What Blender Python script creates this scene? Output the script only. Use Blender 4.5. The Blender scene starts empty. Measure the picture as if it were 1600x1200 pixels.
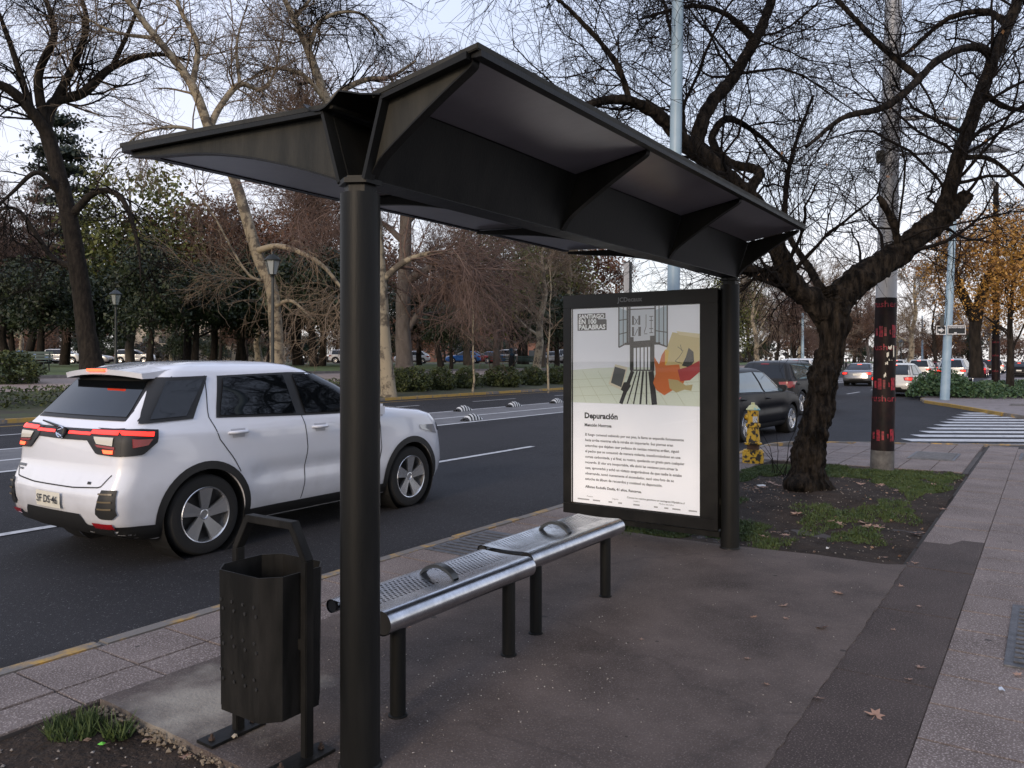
import bpy, bmesh, math, random
import numpy as np
from mathutils import Vector, Matrix
from mathutils.bvhtree import BVHTree

random.seed(7)
rng = np.random.default_rng(11)
SC = bpy.context.scene
COL = SC.collection

# ---------------------------------------------------------------- camera, sky, sun, exposure
CAMX, CAMY, CAMZ = -2.152, -2.139, 1.52
FPX = 1244.0                       # focal length in photo pixels (1600 wide)
YAW = math.radians(34.03)
cam_d = bpy.data.cameras.new('camera'); cam = bpy.data.objects.new('camera', cam_d); COL.objects.link(cam)
cam.location = (CAMX, CAMY, CAMZ); cam.rotation_euler = (math.radians(90), 0, YAW - math.radians(90))
cam_d.sensor_width = 36; cam_d.lens = 36 * FPX / 1600; cam_d.shift_y = -37 / 1600
cam_d.clip_end = 3000; cam_d.clip_start = 0.05
SC.camera = cam
SUN_EL, SUN_AZ = math.radians(17), math.radians(188)     # azimuth: where the sun stands, measured from +X to +Y
w = bpy.data.worlds.new('World'); SC.world = w; w.use_nodes = True
nt = w.node_tree; bg = nt.nodes['Background']
sky = nt.nodes.new('ShaderNodeTexSky'); sky.sky_type = 'NISHITA'; sky.sun_disc = False
sky.sun_elevation = SUN_EL; sky.sun_rotation = math.pi / 2 - SUN_AZ
sky.air_density = 1.0; sky.dust_density = 2.0; sky.ozone_density = 1.5
# thin high cloud veil over the whole sky
tc = nt.nodes.new('ShaderNodeTexCoord'); mp = nt.nodes.new('ShaderNodeMapping'); mp.inputs['Scale'].default_value = (1, 1, 2.5)
nz = nt.nodes.new('ShaderNodeTexNoise'); nz.inputs['Scale'].default_value = 1.6; nz.inputs['Detail'].default_value = 5
rp = nt.nodes.new('ShaderNodeMapRange'); rp.inputs[1].default_value = .3; rp.inputs[2].default_value = .75; rp.inputs[3].default_value = .66; rp.inputs[4].default_value = 1.0
mx = nt.nodes.new('ShaderNodeMix'); mx.data_type = 'RGBA'
# veil: whiter towards the horizon, all the way round
sz = nt.nodes.new('ShaderNodeSeparateXYZ'); vr = nt.nodes.new('ShaderNodeValToRGB'); vr.color_ramp.elements[0].position = 0.0; vr.color_ramp.elements[1].position = .5
vr.color_ramp.elements[0].color = (.93, .90, .90, 1); vr.color_ramp.elements[1].color = (.66, .75, 1.0, 1)
vm = nt.nodes.new('ShaderNodeVectorMath'); vm.operation = 'SCALE'; vm.inputs['Scale'].default_value = 7.5
nt.links.new(tc.outputs['Generated'], sz.inputs[0]); nt.links.new(sz.outputs[2], vr.inputs[0]); nt.links.new(vr.outputs[0], vm.inputs[0]); nt.links.new(vm.outputs[0], mx.inputs[7])
nt.links.new(tc.outputs['Generated'], mp.inputs[0]); nt.links.new(mp.outputs[0], nz.inputs['Vector'])
nt.links.new(nz.outputs[0], rp.inputs[0]); nt.links.new(rp.outputs[0], mx.inputs[0])
nt.links.new(sky.outputs[0], mx.inputs[6]); nt.links.new(mx.outputs[2], bg.inputs[0])
bg.inputs[1].default_value = 0.125
sun_d = bpy.data.lights.new('sun', 'SUN'); sun = bpy.data.objects.new('sun', sun_d); COL.objects.link(sun)
sun_d.energy = 1.4; sun_d.angle = math.radians(14); sun_d.color = (1, .80, .60)
sv = Vector((math.cos(SUN_EL) * math.cos(SUN_AZ), math.cos(SUN_EL) * math.sin(SUN_AZ), math.sin(SUN_EL)))
sun.rotation_euler = sv.to_track_quat('Z', 'Y').to_euler(); sun.location = (-8, -6, 12)
SC.view_settings.view_transform = 'Standard'; SC.view_settings.look = 'None'
SC.view_settings.exposure = 0.45; SC.view_settings.gamma = 1; SC.view_settings.use_curve_mapping = False
SC.cycles.max_bounces = 6; SC.cycles.transparent_max_bounces = 12

# ---------------------------------------------------------------- helpers
CF, SF = math.cos(YAW), math.sin(YAW)
def at(u, v, d):
    """photo pixel at distance d (metres along the view axis) -> world point"""
    r = (u - 800) / FPX * d; z = CAMZ + (563 - v) / FPX * d
    return Vector((CAMX + CF * d + SF * r, CAMY + SF * d - CF * r, z))
def atz(u, d, z):
    p = at(u, 563, d); p.z = z; return p

MATS = {}
def mat(name, c, rough=.6, metal=0.0, c2=None, scale=6.0, detail=4.0, lo=.35, hi=.65, bump=0.0, bscale=60.0,
        speck=None, sscale=150.0, slo=.58, shi=.7, coat=0.0, emit=None, estr=0.0, spec=.5, coords='world', stretch=None, rvar=0.0, spots=None, streak=None, bdist=.02):
    if name in MATS: return MATS[name]
    m = bpy.data.materials.new(name); m.use_nodes = True; t = m.node_tree; b = t.nodes['Principled BSDF']
    L = t.links.new
    b.inputs['Base Color'].default_value = (*c, 1); b.inputs['Roughness'].default_value = rough; b.inputs['Metallic'].default_value = metal
    b.inputs['Specular IOR Level'].default_value = spec
    if coat: b.inputs['Coat Weight'].default_value = coat; b.inputs['Coat Roughness'].default_value = .04
    if coords == 'world':
        g = t.nodes.new('ShaderNodeNewGeometry'); vec = g.outputs['Position']
    else:
        g = t.nodes.new('ShaderNodeTexCoord'); vec = g.outputs['Object']
    if stretch:
        mpn = t.nodes.new('ShaderNodeMapping'); mpn.inputs['Scale'].default_value = stretch
        L(vec, mpn.inputs[0]); vec = mpn.outputs[0]
    col = None
    if c2 is not None:
        n = t.nodes.new('ShaderNodeTexNoise'); n.inputs['Scale'].default_value = scale; n.inputs['Detail'].default_value = detail
        n.inputs['Roughness'].default_value = .62
        L(vec, n.inputs['Vector'])
        r = t.nodes.new('ShaderNodeValToRGB'); r.color_ramp.elements[0].position = lo; r.color_ramp.elements[1].position = hi
        r.color_ramp.elements[0].color = (*c, 1); r.color_ramp.elements[1].color = (*c2, 1)
        L(n.outputs[0], r.inputs[0]); col = r.outputs[0]
        if rvar:
            mr = t.nodes.new('ShaderNodeMapRange'); mr.inputs[3].default_value = rough - rvar; mr.inputs[4].default_value = rough + rvar
            L(n.outputs[0], mr.inputs[0]); L(mr.outputs[0], b.inputs['Roughness'])
    if speck is not None:
        n2 = t.nodes.new('ShaderNodeTexNoise'); n2.inputs['Scale'].default_value = sscale; n2.inputs['Detail'].default_value = 2
        L(vec, n2.inputs['Vector'])
        r2 = t.nodes.new('ShaderNodeMapRange'); r2.inputs[1].default_value = slo; r2.inputs[2].default_value = shi
        L(n2.outputs[0], r2.inputs[0])
        mxn = t.nodes.new('ShaderNodeMix'); mxn.data_type = 'RGBA'; mxn.inputs[7].default_value = (*speck, 1)
        if col is not None: L(col, mxn.inputs[6])
        else: mxn.inputs[6].default_value = (*c, 1)
        L(r2.outputs[0], mxn.inputs[0]); col = mxn.outputs[2]
    if streak is not None:                       # long worn bands, as wheels leave them
        ms = t.nodes.new('ShaderNodeMapping'); ms.inputs['Scale'].default_value = streak[0]; L(vec, ms.inputs[0])
        ns = t.nodes.new('ShaderNodeTexNoise'); ns.inputs['Scale'].default_value = 1.0; ns.inputs['Detail'].default_value = 3; L(ms.outputs[0], ns.inputs['Vector'])
        rs = t.nodes.new('ShaderNodeMapRange'); rs.inputs[1].default_value = .35; rs.inputs[2].default_value = .68; rs.inputs[3].default_value = 0; rs.inputs[4].default_value = streak[2]; L(ns.outputs[0], rs.inputs[0])
        xs = t.nodes.new('ShaderNodeMix'); xs.data_type = 'RGBA'; xs.inputs[7].default_value = (*streak[1], 1); L(col, xs.inputs[6]); L(rs.outputs[0], xs.inputs[0]); col = xs.outputs[2]
    if spots is not None:                        # trodden gum and drips
        for sc_, rad_, thr in spots[1]:
            v = t.nodes.new('ShaderNodeTexVoronoi'); v.inputs['Scale'].default_value = sc_; L(vec, v.inputs['Vector'])
            c1 = t.nodes.new('ShaderNodeMath'); c1.operation = 'LESS_THAN'; c1.inputs[1].default_value = rad_; L(v.outputs['Distance'], c1.inputs[0])
            sp_ = t.nodes.new('ShaderNodeSeparateColor'); L(v.outputs['Color'], sp_.inputs[0]); c2_ = t.nodes.new('ShaderNodeMath'); c2_.operation = 'GREATER_THAN'; c2_.inputs[1].default_value = thr; L(sp_.outputs[0], c2_.inputs[0])
            c3 = t.nodes.new('ShaderNodeMath'); c3.operation = 'MULTIPLY'; L(c1.outputs[0], c3.inputs[0]); L(c2_.outputs[0], c3.inputs[1]); c4 = t.nodes.new('ShaderNodeMath'); c4.operation = 'MULTIPLY'; c4.inputs[1].default_value = .7; L(c3.outputs[0], c4.inputs[0])
            xp = t.nodes.new('ShaderNodeMix'); xp.data_type = 'RGBA'; xp.inputs[7].default_value = (*spots[0], 1); L(col, xp.inputs[6]); L(c4.outputs[0], xp.inputs[0]); col = xp.outputs[2]
    if col is not None: L(col, b.inputs['Base Color'])
    if bump:
        n3 = t.nodes.new('ShaderNodeTexNoise'); n3.inputs['Scale'].default_value = bscale; n3.inputs['Detail'].default_value = 4
        L(vec, n3.inputs['Vector'])
        bp = t.nodes.new('ShaderNodeBump'); bp.inputs['Strength'].default_value = bump; bp.inputs['Distance'].default_value = bdist
        L(n3.outputs[0], bp.inputs['Height']); L(bp.outputs[0], b.inputs['Normal'])
    if emit is not None:
        b.inputs['Emission Color'].default_value = (*emit, 1); b.inputs['Emission Strength'].default_value = estr
    MATS[name] = m
    return m

def tag(o, label=None, cat=None, group=None, kind=None):
    if label: o['label'] = label
    if cat: o['category'] = cat
    if group: o['group'] = group
    if kind: o['kind'] = kind
    return o
def thing(name, loc, label, cat, group=None, rz=0.0):
    o = bpy.data.objects.new(name, None); COL.objects.link(o); o.location = loc; o.rotation_euler = (0, 0, rz)
    o.empty_display_size = .1
    return tag(o, label, cat, group)
def copy_tree(o, parent=None):
    c = o.copy(); COL.objects.link(c); c.parent = parent
    for ch in o.children: copy_tree(ch, c)
    return c
def link(name, me, m, parent=None, loc=None):
    o = bpy.data.objects.new(name, me); COL.objects.link(o)
    if m is not None and not me.materials: me.materials.append(m)
    if parent is not None: o.parent = parent
    if loc is not None: o.location = loc
    return o
def np_mesh(name, V, F, smooth=True):
    """V (n,3), F (m,k) with one k"""
    me = bpy.data.meshes.new(name); V = np.asarray(V, dtype=np.float32); F = np.asarray(F, dtype=np.int32)
    me.vertices.add(len(V)); me.vertices.foreach_set('co', V.ravel())
    m, k = F.shape
    me.loops.add(m * k); me.loops.foreach_set('vertex_index', F.ravel())
    me.polygons.add(m); me.polygons.foreach_set('loop_start', np.arange(0, m * k, k, dtype=np.int32))
    try: me.polygons.foreach_set('loop_total', np.full(m, k, dtype=np.int32))
    except Exception: pass
    me.polygons.foreach_set('use_smooth', np.full(m, smooth))
    me.update(calc_edges=True); me.validate()
    return me

class MB:
    def __init__(s): s.v = []; s.f = []
    def add(s, vs, fs):
        o = len(s.v); s.v += [tuple(p) for p in vs]; s.f += [tuple(i + o for i in f) for f in fs]; return s
    def box(s, x0, x1, y0, y1, z0, z1, M=None):
        vs = [Vector(p) for p in ((x0,y0,z0),(x1,y0,z0),(x1,y1,z0),(x0,y1,z0),(x0,y0,z1),(x1,y0,z1),(x1,y1,z1),(x0,y1,z1))]
        if M is not None: vs = [M @ p for p in vs]
        return s.add(vs, [(3,2,1,0),(4,5,6,7),(0,1,5,4),(1,2,6,5),(2,3,7,6),(3,0,4,7)])
    def tube(s, path, r, k=8, caps=True):
        path = [Vector(p) for p in path]; n = len(path)
        rs = r if isinstance(r, (list, tuple)) else [r] * n
        vs = []; up = None
        for i, p in enumerate(path):
            t = (path[min(i+1, n-1)] - path[max(i-1, 0)]).normalized()
            if up is None:
                up = Vector((0,0,1)) if abs(t.z) < .9 else Vector((1,0,0))
            a = t.cross(up).normalized(); up = a.cross(t).normalized()
            for j in range(k):
                q = 2 * math.pi * j / k
                vs.append(p + (a * math.cos(q) + up * math.sin(q)) * rs[i])
        fs = [(i*k+j, i*k+(j+1) % k, (i+1)*k+(j+1) % k, (i+1)*k+j) for i in range(n-1) for j in range(k)]
        if caps: fs += [tuple(range(k))[::-1], tuple((n-1)*k + j for j in range(k))]
        return s.add(vs, fs)
    def lathe(s, prof, k=24, M=None, caps=True):
        vs = [Vector((r*math.cos(2*math.pi*j/k), r*math.sin(2*math.pi*j/k), z)) for r, z in prof for j in range(k)]
        if M is not None: vs = [M @ p for p in vs]
        n = len(prof)
        fs = [(i*k+j, i*k+(j+1) % k, (i+1)*k+(j+1) % k, (i+1)*k+j) for i in range(n-1) for j in range(k)]
        if caps: fs += [tuple(range(k))[::-1], tuple((n-1)*k + j for j in range(k))]
        return s.add(vs, fs)
    def prism(s, poly, f0, f1):
        """poly 2-d outline; f0/f1 map (a,b) to the two end points"""
        n = len(poly); vs = [f0(a, b) for a, b in poly] + [f1(a, b) for a, b in poly]
        return s.add(vs, [tuple(range(n))[::-1], tuple(range(n, 2*n))] + [(i, (i+1) % n, n+(i+1) % n, n+i) for i in range(n)])
    def build(s, name, m, parent=None, smooth=None, bevel=0, loc=None):
        me = bpy.data.meshes.new(name); me.from_pydata(s.v, [], s.f)
        bm = bmesh.new(); bm.from_mesh(me)
        bmesh.ops.recalc_face_normals(bm, faces=bm.faces)
        if bevel:
            es = [e for e in bm.edges if len(e.link_faces) == 2 and e.calc_face_angle(0) > .6]
            bmesh.ops.bevel(bm, geom=es, offset=bevel, segments=2, affect='EDGES', clamp_overlap=True)
        bm.to_mesh(me); bm.free()
        if smooth is not None:
            me.polygons.foreach_set('use_smooth', [True] * len(me.polygons)); me.set_sharp_from_angle(angle=math.radians(smooth))
        return link(name, me, m, parent, loc)

def text_pts(s, width=None, size=1.0, bold=0.0, sp=1.0):
    """flat text -> list of (x,y) verts and faces, left-bottom at 0,0"""
    cu = bpy.data.curves.new('txt', 'FONT'); cu.body = s; cu.size = size; cu.offset = bold; cu.space_character = sp; cu.resolution_u = 2
    o = bpy.data.objects.new('txt', cu); COL.objects.link(o)
    dg = bpy.context.evaluated_depsgraph_get(); me = bpy.data.meshes.new_from_object(o.evaluated_get(dg))
    vs = [(v.co.x, v.co.y) for v in me.vertices]; fs = [tuple(p.vertices) for p in me.polygons]
    bpy.data.objects.remove(o); bpy.data.curves.remove(cu); bpy.data.meshes.remove(me)
    if not vs: return [], []
    x0 = min(p[0] for p in vs); x1 = max(p[0] for p in vs)
    k = (width / (x1 - x0)) if width else 1.0
    return [((x - x0) * k, y * k) for x, y in vs], fs

def smooth_path(pts, n):
    """Catmull-Rom through rows (x,y,z,r) -> n rows"""
    P = np.array(pts, dtype=float)
    if len(P) == 2: return np.array([P[0] + (P[1]-P[0]) * t for t in np.linspace(0, 1, n)])
    Q = np.vstack([2*P[0]-P[1], P, 2*P[-1]-P[-2]]); out = []
    for t in np.linspace(0, len(P)-1-1e-6, n):
        i = int(t); f = t - i; a, b, c, d = Q[i:i+4]
        out.append(.5*((2*b)+(-a+c)*f+(2*a-5*b+4*c-d)*f*f+(-a+3*b-3*c+d)*f**3))
    return np.array(out)

# ---------------------------------------------------------------- branch growth, vectorised
def norm(a): return a / np.maximum(np.linalg.norm(a, axis=-1, keepdims=True), 1e-9)
def tubes(pts, rad, k):
    B, n, _ = pts.shape
    tg = np.empty_like(pts); tg[:, 1:-1] = pts[:, 2:] - pts[:, :-2]; tg[:, 0] = pts[:, 1] - pts[:, 0]; tg[:, -1] = pts[:, -1] - pts[:, -2]
    tg = norm(tg); md = norm(tg.mean(1)); ref = np.where((np.abs(md[:, 2:3]) < .75), np.array([[0, 0, 1.]]), np.array([[1., 0, 0]]))
    a = norm(np.cross(tg, ref[:, None, :])); b = np.cross(tg, a)
    q = np.arange(k) * 2 * np.pi / k
    V = pts[:, :, None, :] + rad[:, :, None, None] * (a[:, :, None, :] * np.cos(q)[None, None, :, None] + b[:, :, None, :] * np.sin(q)[None, None, :, None])
    base = (np.arange(B) * n * k)[:, None, None]; i = (np.arange(n-1) * k)[None, :, None]; j = np.arange(k)[None, None, :]; j2 = (j + 1) % k
    F = np.stack([base+i+j, base+i+j2, base+i+k+j2, base+i+k+j], -1).reshape(-1, 4)
    return V.reshape(-1, 3), F
def grow(pp, pr, M, nseg, lr, ang, noise, trop, tr=(.25, 1.0), rr=.6, rmin=.004, rend=.35, R=rng, rmax=9.0):
    """children of parent polylines pp (B,n,3): M branches"""
    B, n, _ = pp.shape
    L = np.linalg.norm(np.diff(pp, axis=1), axis=2).sum(1); pi = R.choice(B, M, p=L / L.sum())
    t = R.uniform(tr[0], tr[1], M) * (n - 1); i = np.minimum(t.astype(int), n - 2); f = (t - i)[:, None]
    st = pp[pi, i] * (1 - f) + pp[pi, i+1] * f; r0 = (pr[pi, i] * (1 - f[:, 0]) + pr[pi, i+1] * f[:, 0]) * rr * R.uniform(.6, 1, M)
    r0 = np.clip(r0, rmin, rmax)
    tg = norm(pp[pi, i+1] - pp[pi, i]); rd = R.normal(size=(M, 3)); pe = norm(rd - (rd * tg).sum(1, keepdims=True) * tg)
    a = R.uniform(ang[0], ang[1], M)[:, None]
    d = norm(tg * np.cos(a) + pe * np.sin(a))
    ln = R.uniform(lr[0], lr[1], M) * (1.15 - .5 * t / (n - 1)); out = np.empty((M, nseg + 1, 3)); out[:, 0] = st
    tp = np.array(trop, dtype=float)
    for s in range(nseg):
        d = norm(d + R.normal(size=(M, 3)) * noise + tp); out[:, s+1] = out[:, s] + d * (ln / nseg)[:, None]
    rad = r0[:, None] * np.linspace(1, rend, nseg + 1)[None, :]
    return out, np.maximum(rad, rmin * .6)
def joinVF(parts):
    Vs, Fs, o = [], [], 0
    for V, F in parts: Vs.append(V); Fs.append(F + o); o += len(V)
    return np.vstack(Vs), np.vstack(Fs)
def leaf_quads(c, size, R=rng, flat=0.0, aspect=.6):
    """one bent-free quad leaf per centre"""
    n = len(c); a = norm(R.normal(size=(n, 3))); b = R.normal(size=(n, 3))
    if flat: b[:, 2] *= flat; a[:, 2] *= flat; a = norm(a)
    b = norm(b - (b * a).sum(1, keepdims=True) * a); s = (size * R.uniform(.6, 1.3, n))[:, None]
    V = np.stack([c - a*s, c + b*s*aspect, c + a*s, c - b*s*aspect], 1).reshape(-1, 3)
    return V, np.arange(4 * n).reshape(-1, 4)
# ---------------------------------------------------------------- setting: ground, road, pavements, park
m_asph = mat('asphalt', (.012,.0118,.0135), .8, spec=.25, c2=(.022,.0216,.0235), scale=.55, detail=8, streak=((.03,.9,1),(.032,.031,.034),.6), spots=((.008,.008,.009),((.8,.06,.6),(2.2,.05,.7))), speck=(.20,.19,.195), sscale=75, slo=.63, shi=.76, bump=.5, bscale=110)
m_bike = mat('bike_lane_paint', (.10,.10,.105), .8, c2=(.14,.138,.14), scale=1.6, speck=(.2,.2,.2), sscale=90, bump=.3, bscale=110)
m_line = mat('white_road_paint', (.50,.50,.50), .7, c2=(.22,.22,.23), scale=7, lo=.5, hi=.75, detail=8)
m_yline = mat('yellow_road_paint', (.42,.25,.04), .7, c2=(.20,.16,.10), scale=9, lo=.45, hi=.7, detail=8)
m_soil = mat('soil', (.018,.013,.010), .95, spec=.2, c2=(.046,.033,.025), scale=3.2, detail=8, speck=(.13,.10,.08), sscale=70, slo=.64, shi=.74, bump=1.0, bscale=38)
m_bed = mat('joint_sand', (.012,.010,.009), .9, c2=(.028,.022,.019), scale=4)
m_base = mat('pavement_bed', (.035,.03,.028), .9, c2=(.06,.05,.047), scale=3)
m_tile = mat('washed_aggregate_tile', (.112,.088,.079), .82, spec=.3, spots=((.02,.018,.017), ((3.1,.055,.55),(6.3,.05,.72),(1.3,.035,.5))), c2=(.185,.150,.136), scale=1.7, detail=5, speck=(.38,.325,.30), sscale=115, slo=.52, shi=.68, bump=.35, bscale=130)
m_strip = mat('dark_aggregate_slab', (.040,.030,.027), .85, spec=.3, spots=((.02,.018,.017), ((3.1,.055,.55),(6.3,.05,.72),(1.3,.035,.5))), c2=(.072,.055,.049), scale=1.1, detail=5, speck=(.19,.155,.14), sscale=125, slo=.56, shi=.72, bump=.35, bscale=130)
m_kerb = mat('kerb_concrete', (.13,.12,.115), .85, c2=(.19,.175,.165), scale=5, bump=.4, bscale=60)
m_kerby = mat('worn_yellow_kerb', (.16,.145,.13), .8, c2=(.46,.27,.05), scale=4.5, lo=.50, hi=.66, detail=8, bump=.4, bscale=60)
m_lawn = mat('lawn_ground', (.035,.06,.012), .95, c2=(.085,.12,.024), scale=1.2, detail=6, speck=(.12,.09,.05), sscale=9, slo=.62, shi=.7)
m_path = mat('park_path', (.30,.235,.205), .9, c2=(.24,.19,.165), scale=1.4, detail=6)
m_iron = mat('cast_iron', (.07,.072,.078), .5, metal=.6, c2=(.13,.13,.14), scale=14, bump=.3, bscale=90)
m_grass = mat('grass_blades', (.020,.045,.009), .7, c2=(.065,.092,.022), scale=6, lo=.3, hi=.7)

def concrete_pad_material():
    m = mat('shelter_pad_concrete', (.046,.035,.030), .8, spec=.3, spots=((.02,.018,.017), ((3.1,.055,.55),(6.3,.05,.72),(1.3,.035,.5))), c2=(.132,.103,.090), scale=1.5, detail=9, lo=.33, hi=.72, speck=(.19,.155,.14), sscale=125, slo=.55, shi=.76, bump=.3, bscale=70, rvar=.15)
    t = m.node_tree; L = t.links.new; b = t.nodes['Principled BSDF']; src = b.inputs['Base Color'].links[0].from_socket
    g = t.nodes.new('ShaderNodeNewGeometry')
    # pale spilled cement round the litter bin, an irregular stain with a shape of its own
    sb = t.nodes.new('ShaderNodeVectorMath'); sb.operation = 'DISTANCE'; sb.inputs[1].default_value = (.02, .93, 0); L(g.outputs['Position'], sb.inputs[0])
    nz = t.nodes.new('ShaderNodeTexNoise'); nz.inputs['Scale'].default_value = 5; nz.inputs['Detail'].default_value = 8; L(g.outputs['Position'], nz.inputs['Vector'])
    ad = t.nodes.new('ShaderNodeMath'); ad.operation = 'MULTIPLY_ADD'; ad.inputs[1].default_value = .9; L(nz.outputs[0], ad.inputs[0]); L(sb.outputs['Value'], ad.inputs[2])
    mr = t.nodes.new('ShaderNodeMapRange'); mr.inputs[1].default_value = .50; mr.inputs[2].default_value = .92; mr.inputs[3].default_value = .85; mr.inputs[4].default_value = 0
    L(ad.outputs[0], mr.inputs[0])
    mx = t.nodes.new('ShaderNodeMix'); mx.data_type = 'RGBA'; mx.inputs[7].default_value = (.33,.30,.25,1); L(src, mx.inputs[6]); L(mr.outputs[0], mx.inputs[0])
    # fine dark cracks
    vo = t.nodes.new('ShaderNodeTexVoronoi'); vo.feature = 'DISTANCE_TO_EDGE'; vo.inputs['Scale'].default_value = .45
    n2 = t.nodes.new('ShaderNodeTexNoise'); n2.inputs['Scale'].default_value = 3.5; n2.inputs['Detail'].default_value = 6; L(g.outputs['Position'], n2.inputs['Vector'])
    va = t.nodes.new('ShaderNodeMix'); va.data_type = 'RGBA'; va.inputs[0].default_value = .22; L(g.outputs['Position'], va.inputs[6]); L(n2.outputs[1], va.inputs[7]); L(va.outputs[2], vo.inputs['Vector'])
    cr = t.nodes.new('ShaderNodeMapRange'); cr.inputs[1].default_value = .0; cr.inputs[2].default_value = .007; cr.inputs[3].default_value = .28; cr.inputs[4].default_value = 0; L(vo.outputs['Distance'], cr.inputs[0])
    m2 = t.nodes.new('ShaderNodeMix'); m2.data_type = 'RGBA'; m2.inputs[7].default_value = (.03,.025,.023,1); L(mx.outputs[2], m2.inputs[6]); L(cr.outputs[0], m2.inputs[0])
    L(m2.outputs[2], b.inputs['Base Color'])
    return m
m_pad = concrete_pad_material()

def sheet(name, poly, z, m, kind='structure', parent=None):
    me = bpy.data.meshes.new(name); me.from_pydata([(x, y, z) for x, y in poly], [], [tuple(range(len(poly)))]); me.update()
    o = link(name, me, m, parent)
    if kind and parent is None: o['kind'] = kind
    return o
ZR = -.10
sheet('ground', [(-900,-900),(1500,-900),(1500,900),(-900,900)], -.25, m_soil)
sheet('road', [(-90,-160),(420,-160),(420,20.0),(-90,20.0)], ZR, m_asph)
bike = sheet('bike_lane', [(-60,10.5),(200,10.5),(200,13.5),(-60,13.5)], ZR+.004, m_bike)
# painted lines: one sheet per stroke, all parts of one marking set
mk = MB()
def stroke(x0, x1, y0, y1, m, par, name='painted_line', z=ZR+.008):
    b = MB(); b.add([(x0,y0,z),(x1,y0,z),(x1,y1,z),(x0,y1,z)], [(0,1,2,3)]); return b.build(name, m, par)
marks = bpy.data.objects.new('road_markings', None); COL.objects.link(marks); marks['kind'] = 'structure'
for y in (10.42, 11.85, 13.58): stroke(-60, 200, y-.07, y+.07, m_line, marks)
for i in range(-3, 14):
    x = 7.4 + 6.2*i
    if not -20 < x < 90: continue
    stroke(x, x+3.05, 5.84, 5.96, m_line, marks, 'lane_dash')
    stroke(x+3, x+6.0, 16.5, 16.62, m_line, marks, 'lane_dash')
stroke(-60, 200, 18.95, 19.07, m_yline, marks, 'yellow_edge_line')
SD = Vector((.52, -.854))            # side street runs this way
for i in range(11):
    x = 14.55 + 1.12*i; y = .30 - .03*i; p = Vector((x, y)); q = p + SD*5.2; n = Vector((.854,.52))*.26
    b = MB(); b.add([(*(p-n), ZR+.008), (*(q-n), ZR+.008), (*(q+n), ZR+.008), (*(p+n), ZR+.008)], [(0,1,2,3)]); b.build('crossing_bar', m_line, marks)

# near pavement block: bed, then individual tiles
EDGE = [(13.35,1.5),(13.9,.6),(14.35,-.3),(15.0,-1.76),(16.4,-4.4),(19.5,-10)]
block = [(-40,-12),(19.5,-12)] + EDGE[::-1] + [(13.0,1.9),(12.4,2.05),(-40,2.05)]
def slab(name, poly, z0, z1, m, kind='structure', parent=None):
    b = MB(); b.prism(poly, lambda a, c: (a, c, z0), lambda a, c: (a, c, z1)); o = b.build(name, m, parent)
    if kind and parent is None: o['kind'] = kind
    return o
pave = slab('pavement', block, -.2, -.055, m_base)
def inside(poly, x, y):
    c = False; n = len(poly)
    for i in range(n):
        (x0, y0), (x1, y1) = poly[i], poly[(i+1) % n]
        if (y0 > y) != (y1 > y) and x < (x1-x0)*(y-y0)/(y1-y0)+x0: c = not c
    return c
def tile_mesh(lx, ly, m, g=.005):
    b = MB(); b.box(-lx/2+g, lx/2-g, -ly/2+g, ly/2-g, -.055, 0); o = b.build('tile', m, None, bevel=.0025); me = o.data; bpy.data.objects.remove(o); return me
T44 = tile_mesh(.395, .40, m_tile); T425 = tile_mesh(.395, .25, m_tile); TST = tile_mesh(1.18, .44, m_strip, .003); T445 = tile_mesh(.395, .44, m_tile)
def lay(me, x, y, parent, name='tile'):
    o = link(name, me, None, parent); o.location = (x, y, random.uniform(-.003, .0015)); o.rotation_euler = (random.gauss(0, .0022), random.gauss(0, .0022), random.gauss(0, .002)); return o
for i in range(38):                     # walkway on the building side
    x = -.75 + .395*i
    for j in range(6):
        y = -1.890 - .40*j
        if inside(block, x+.3, y) : lay(T44, x, y, pave)
for i in range(6): lay(TST, -.35 + 1.18*i - .6, -1.475, pave, 'dark_slab')
for i in range(23):
    x = 5.50 + .395*i
    if inside(block, x+.25, -1.475): lay(T445, x, -1.475, pave)
kpave = slab('kerbside_pavement', [(-20,1.395),(10.25,1.395),(10.25,2.04),(-20,2.04)], -.0545, -.012, m_base)
for i in range(36):
    x = -3.65 + .395*i
    if x > 10.0: break
    lay(T44, x, 1.845, kpave); lay(T425, x, 1.52, kpave)
cpave = slab('corner_pavement', [(10.17,-1.22),(13.3,-1.22),(13.3,1.39),(10.17,1.39)], -.0545, -.012, m_base)
slab('walkway_bed', [(-2.6,-4.3),(16.2,-4.3),(14.9,-1.8),(14.5,-1.226),(-2.6,-1.226)], -.0545, -.013, m_bed)
for i in range(14):
    x = 10.38 + .395*i
    for j in range(8):
        y = 1.84 - .40*j
        if y < -1.2: continue
        if y > 1.4 and x < 10.2: continue
        if inside(block, x+.26, y) and inside(block, x+.2, y+.2): lay(T44, x, y, cpave)
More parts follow.
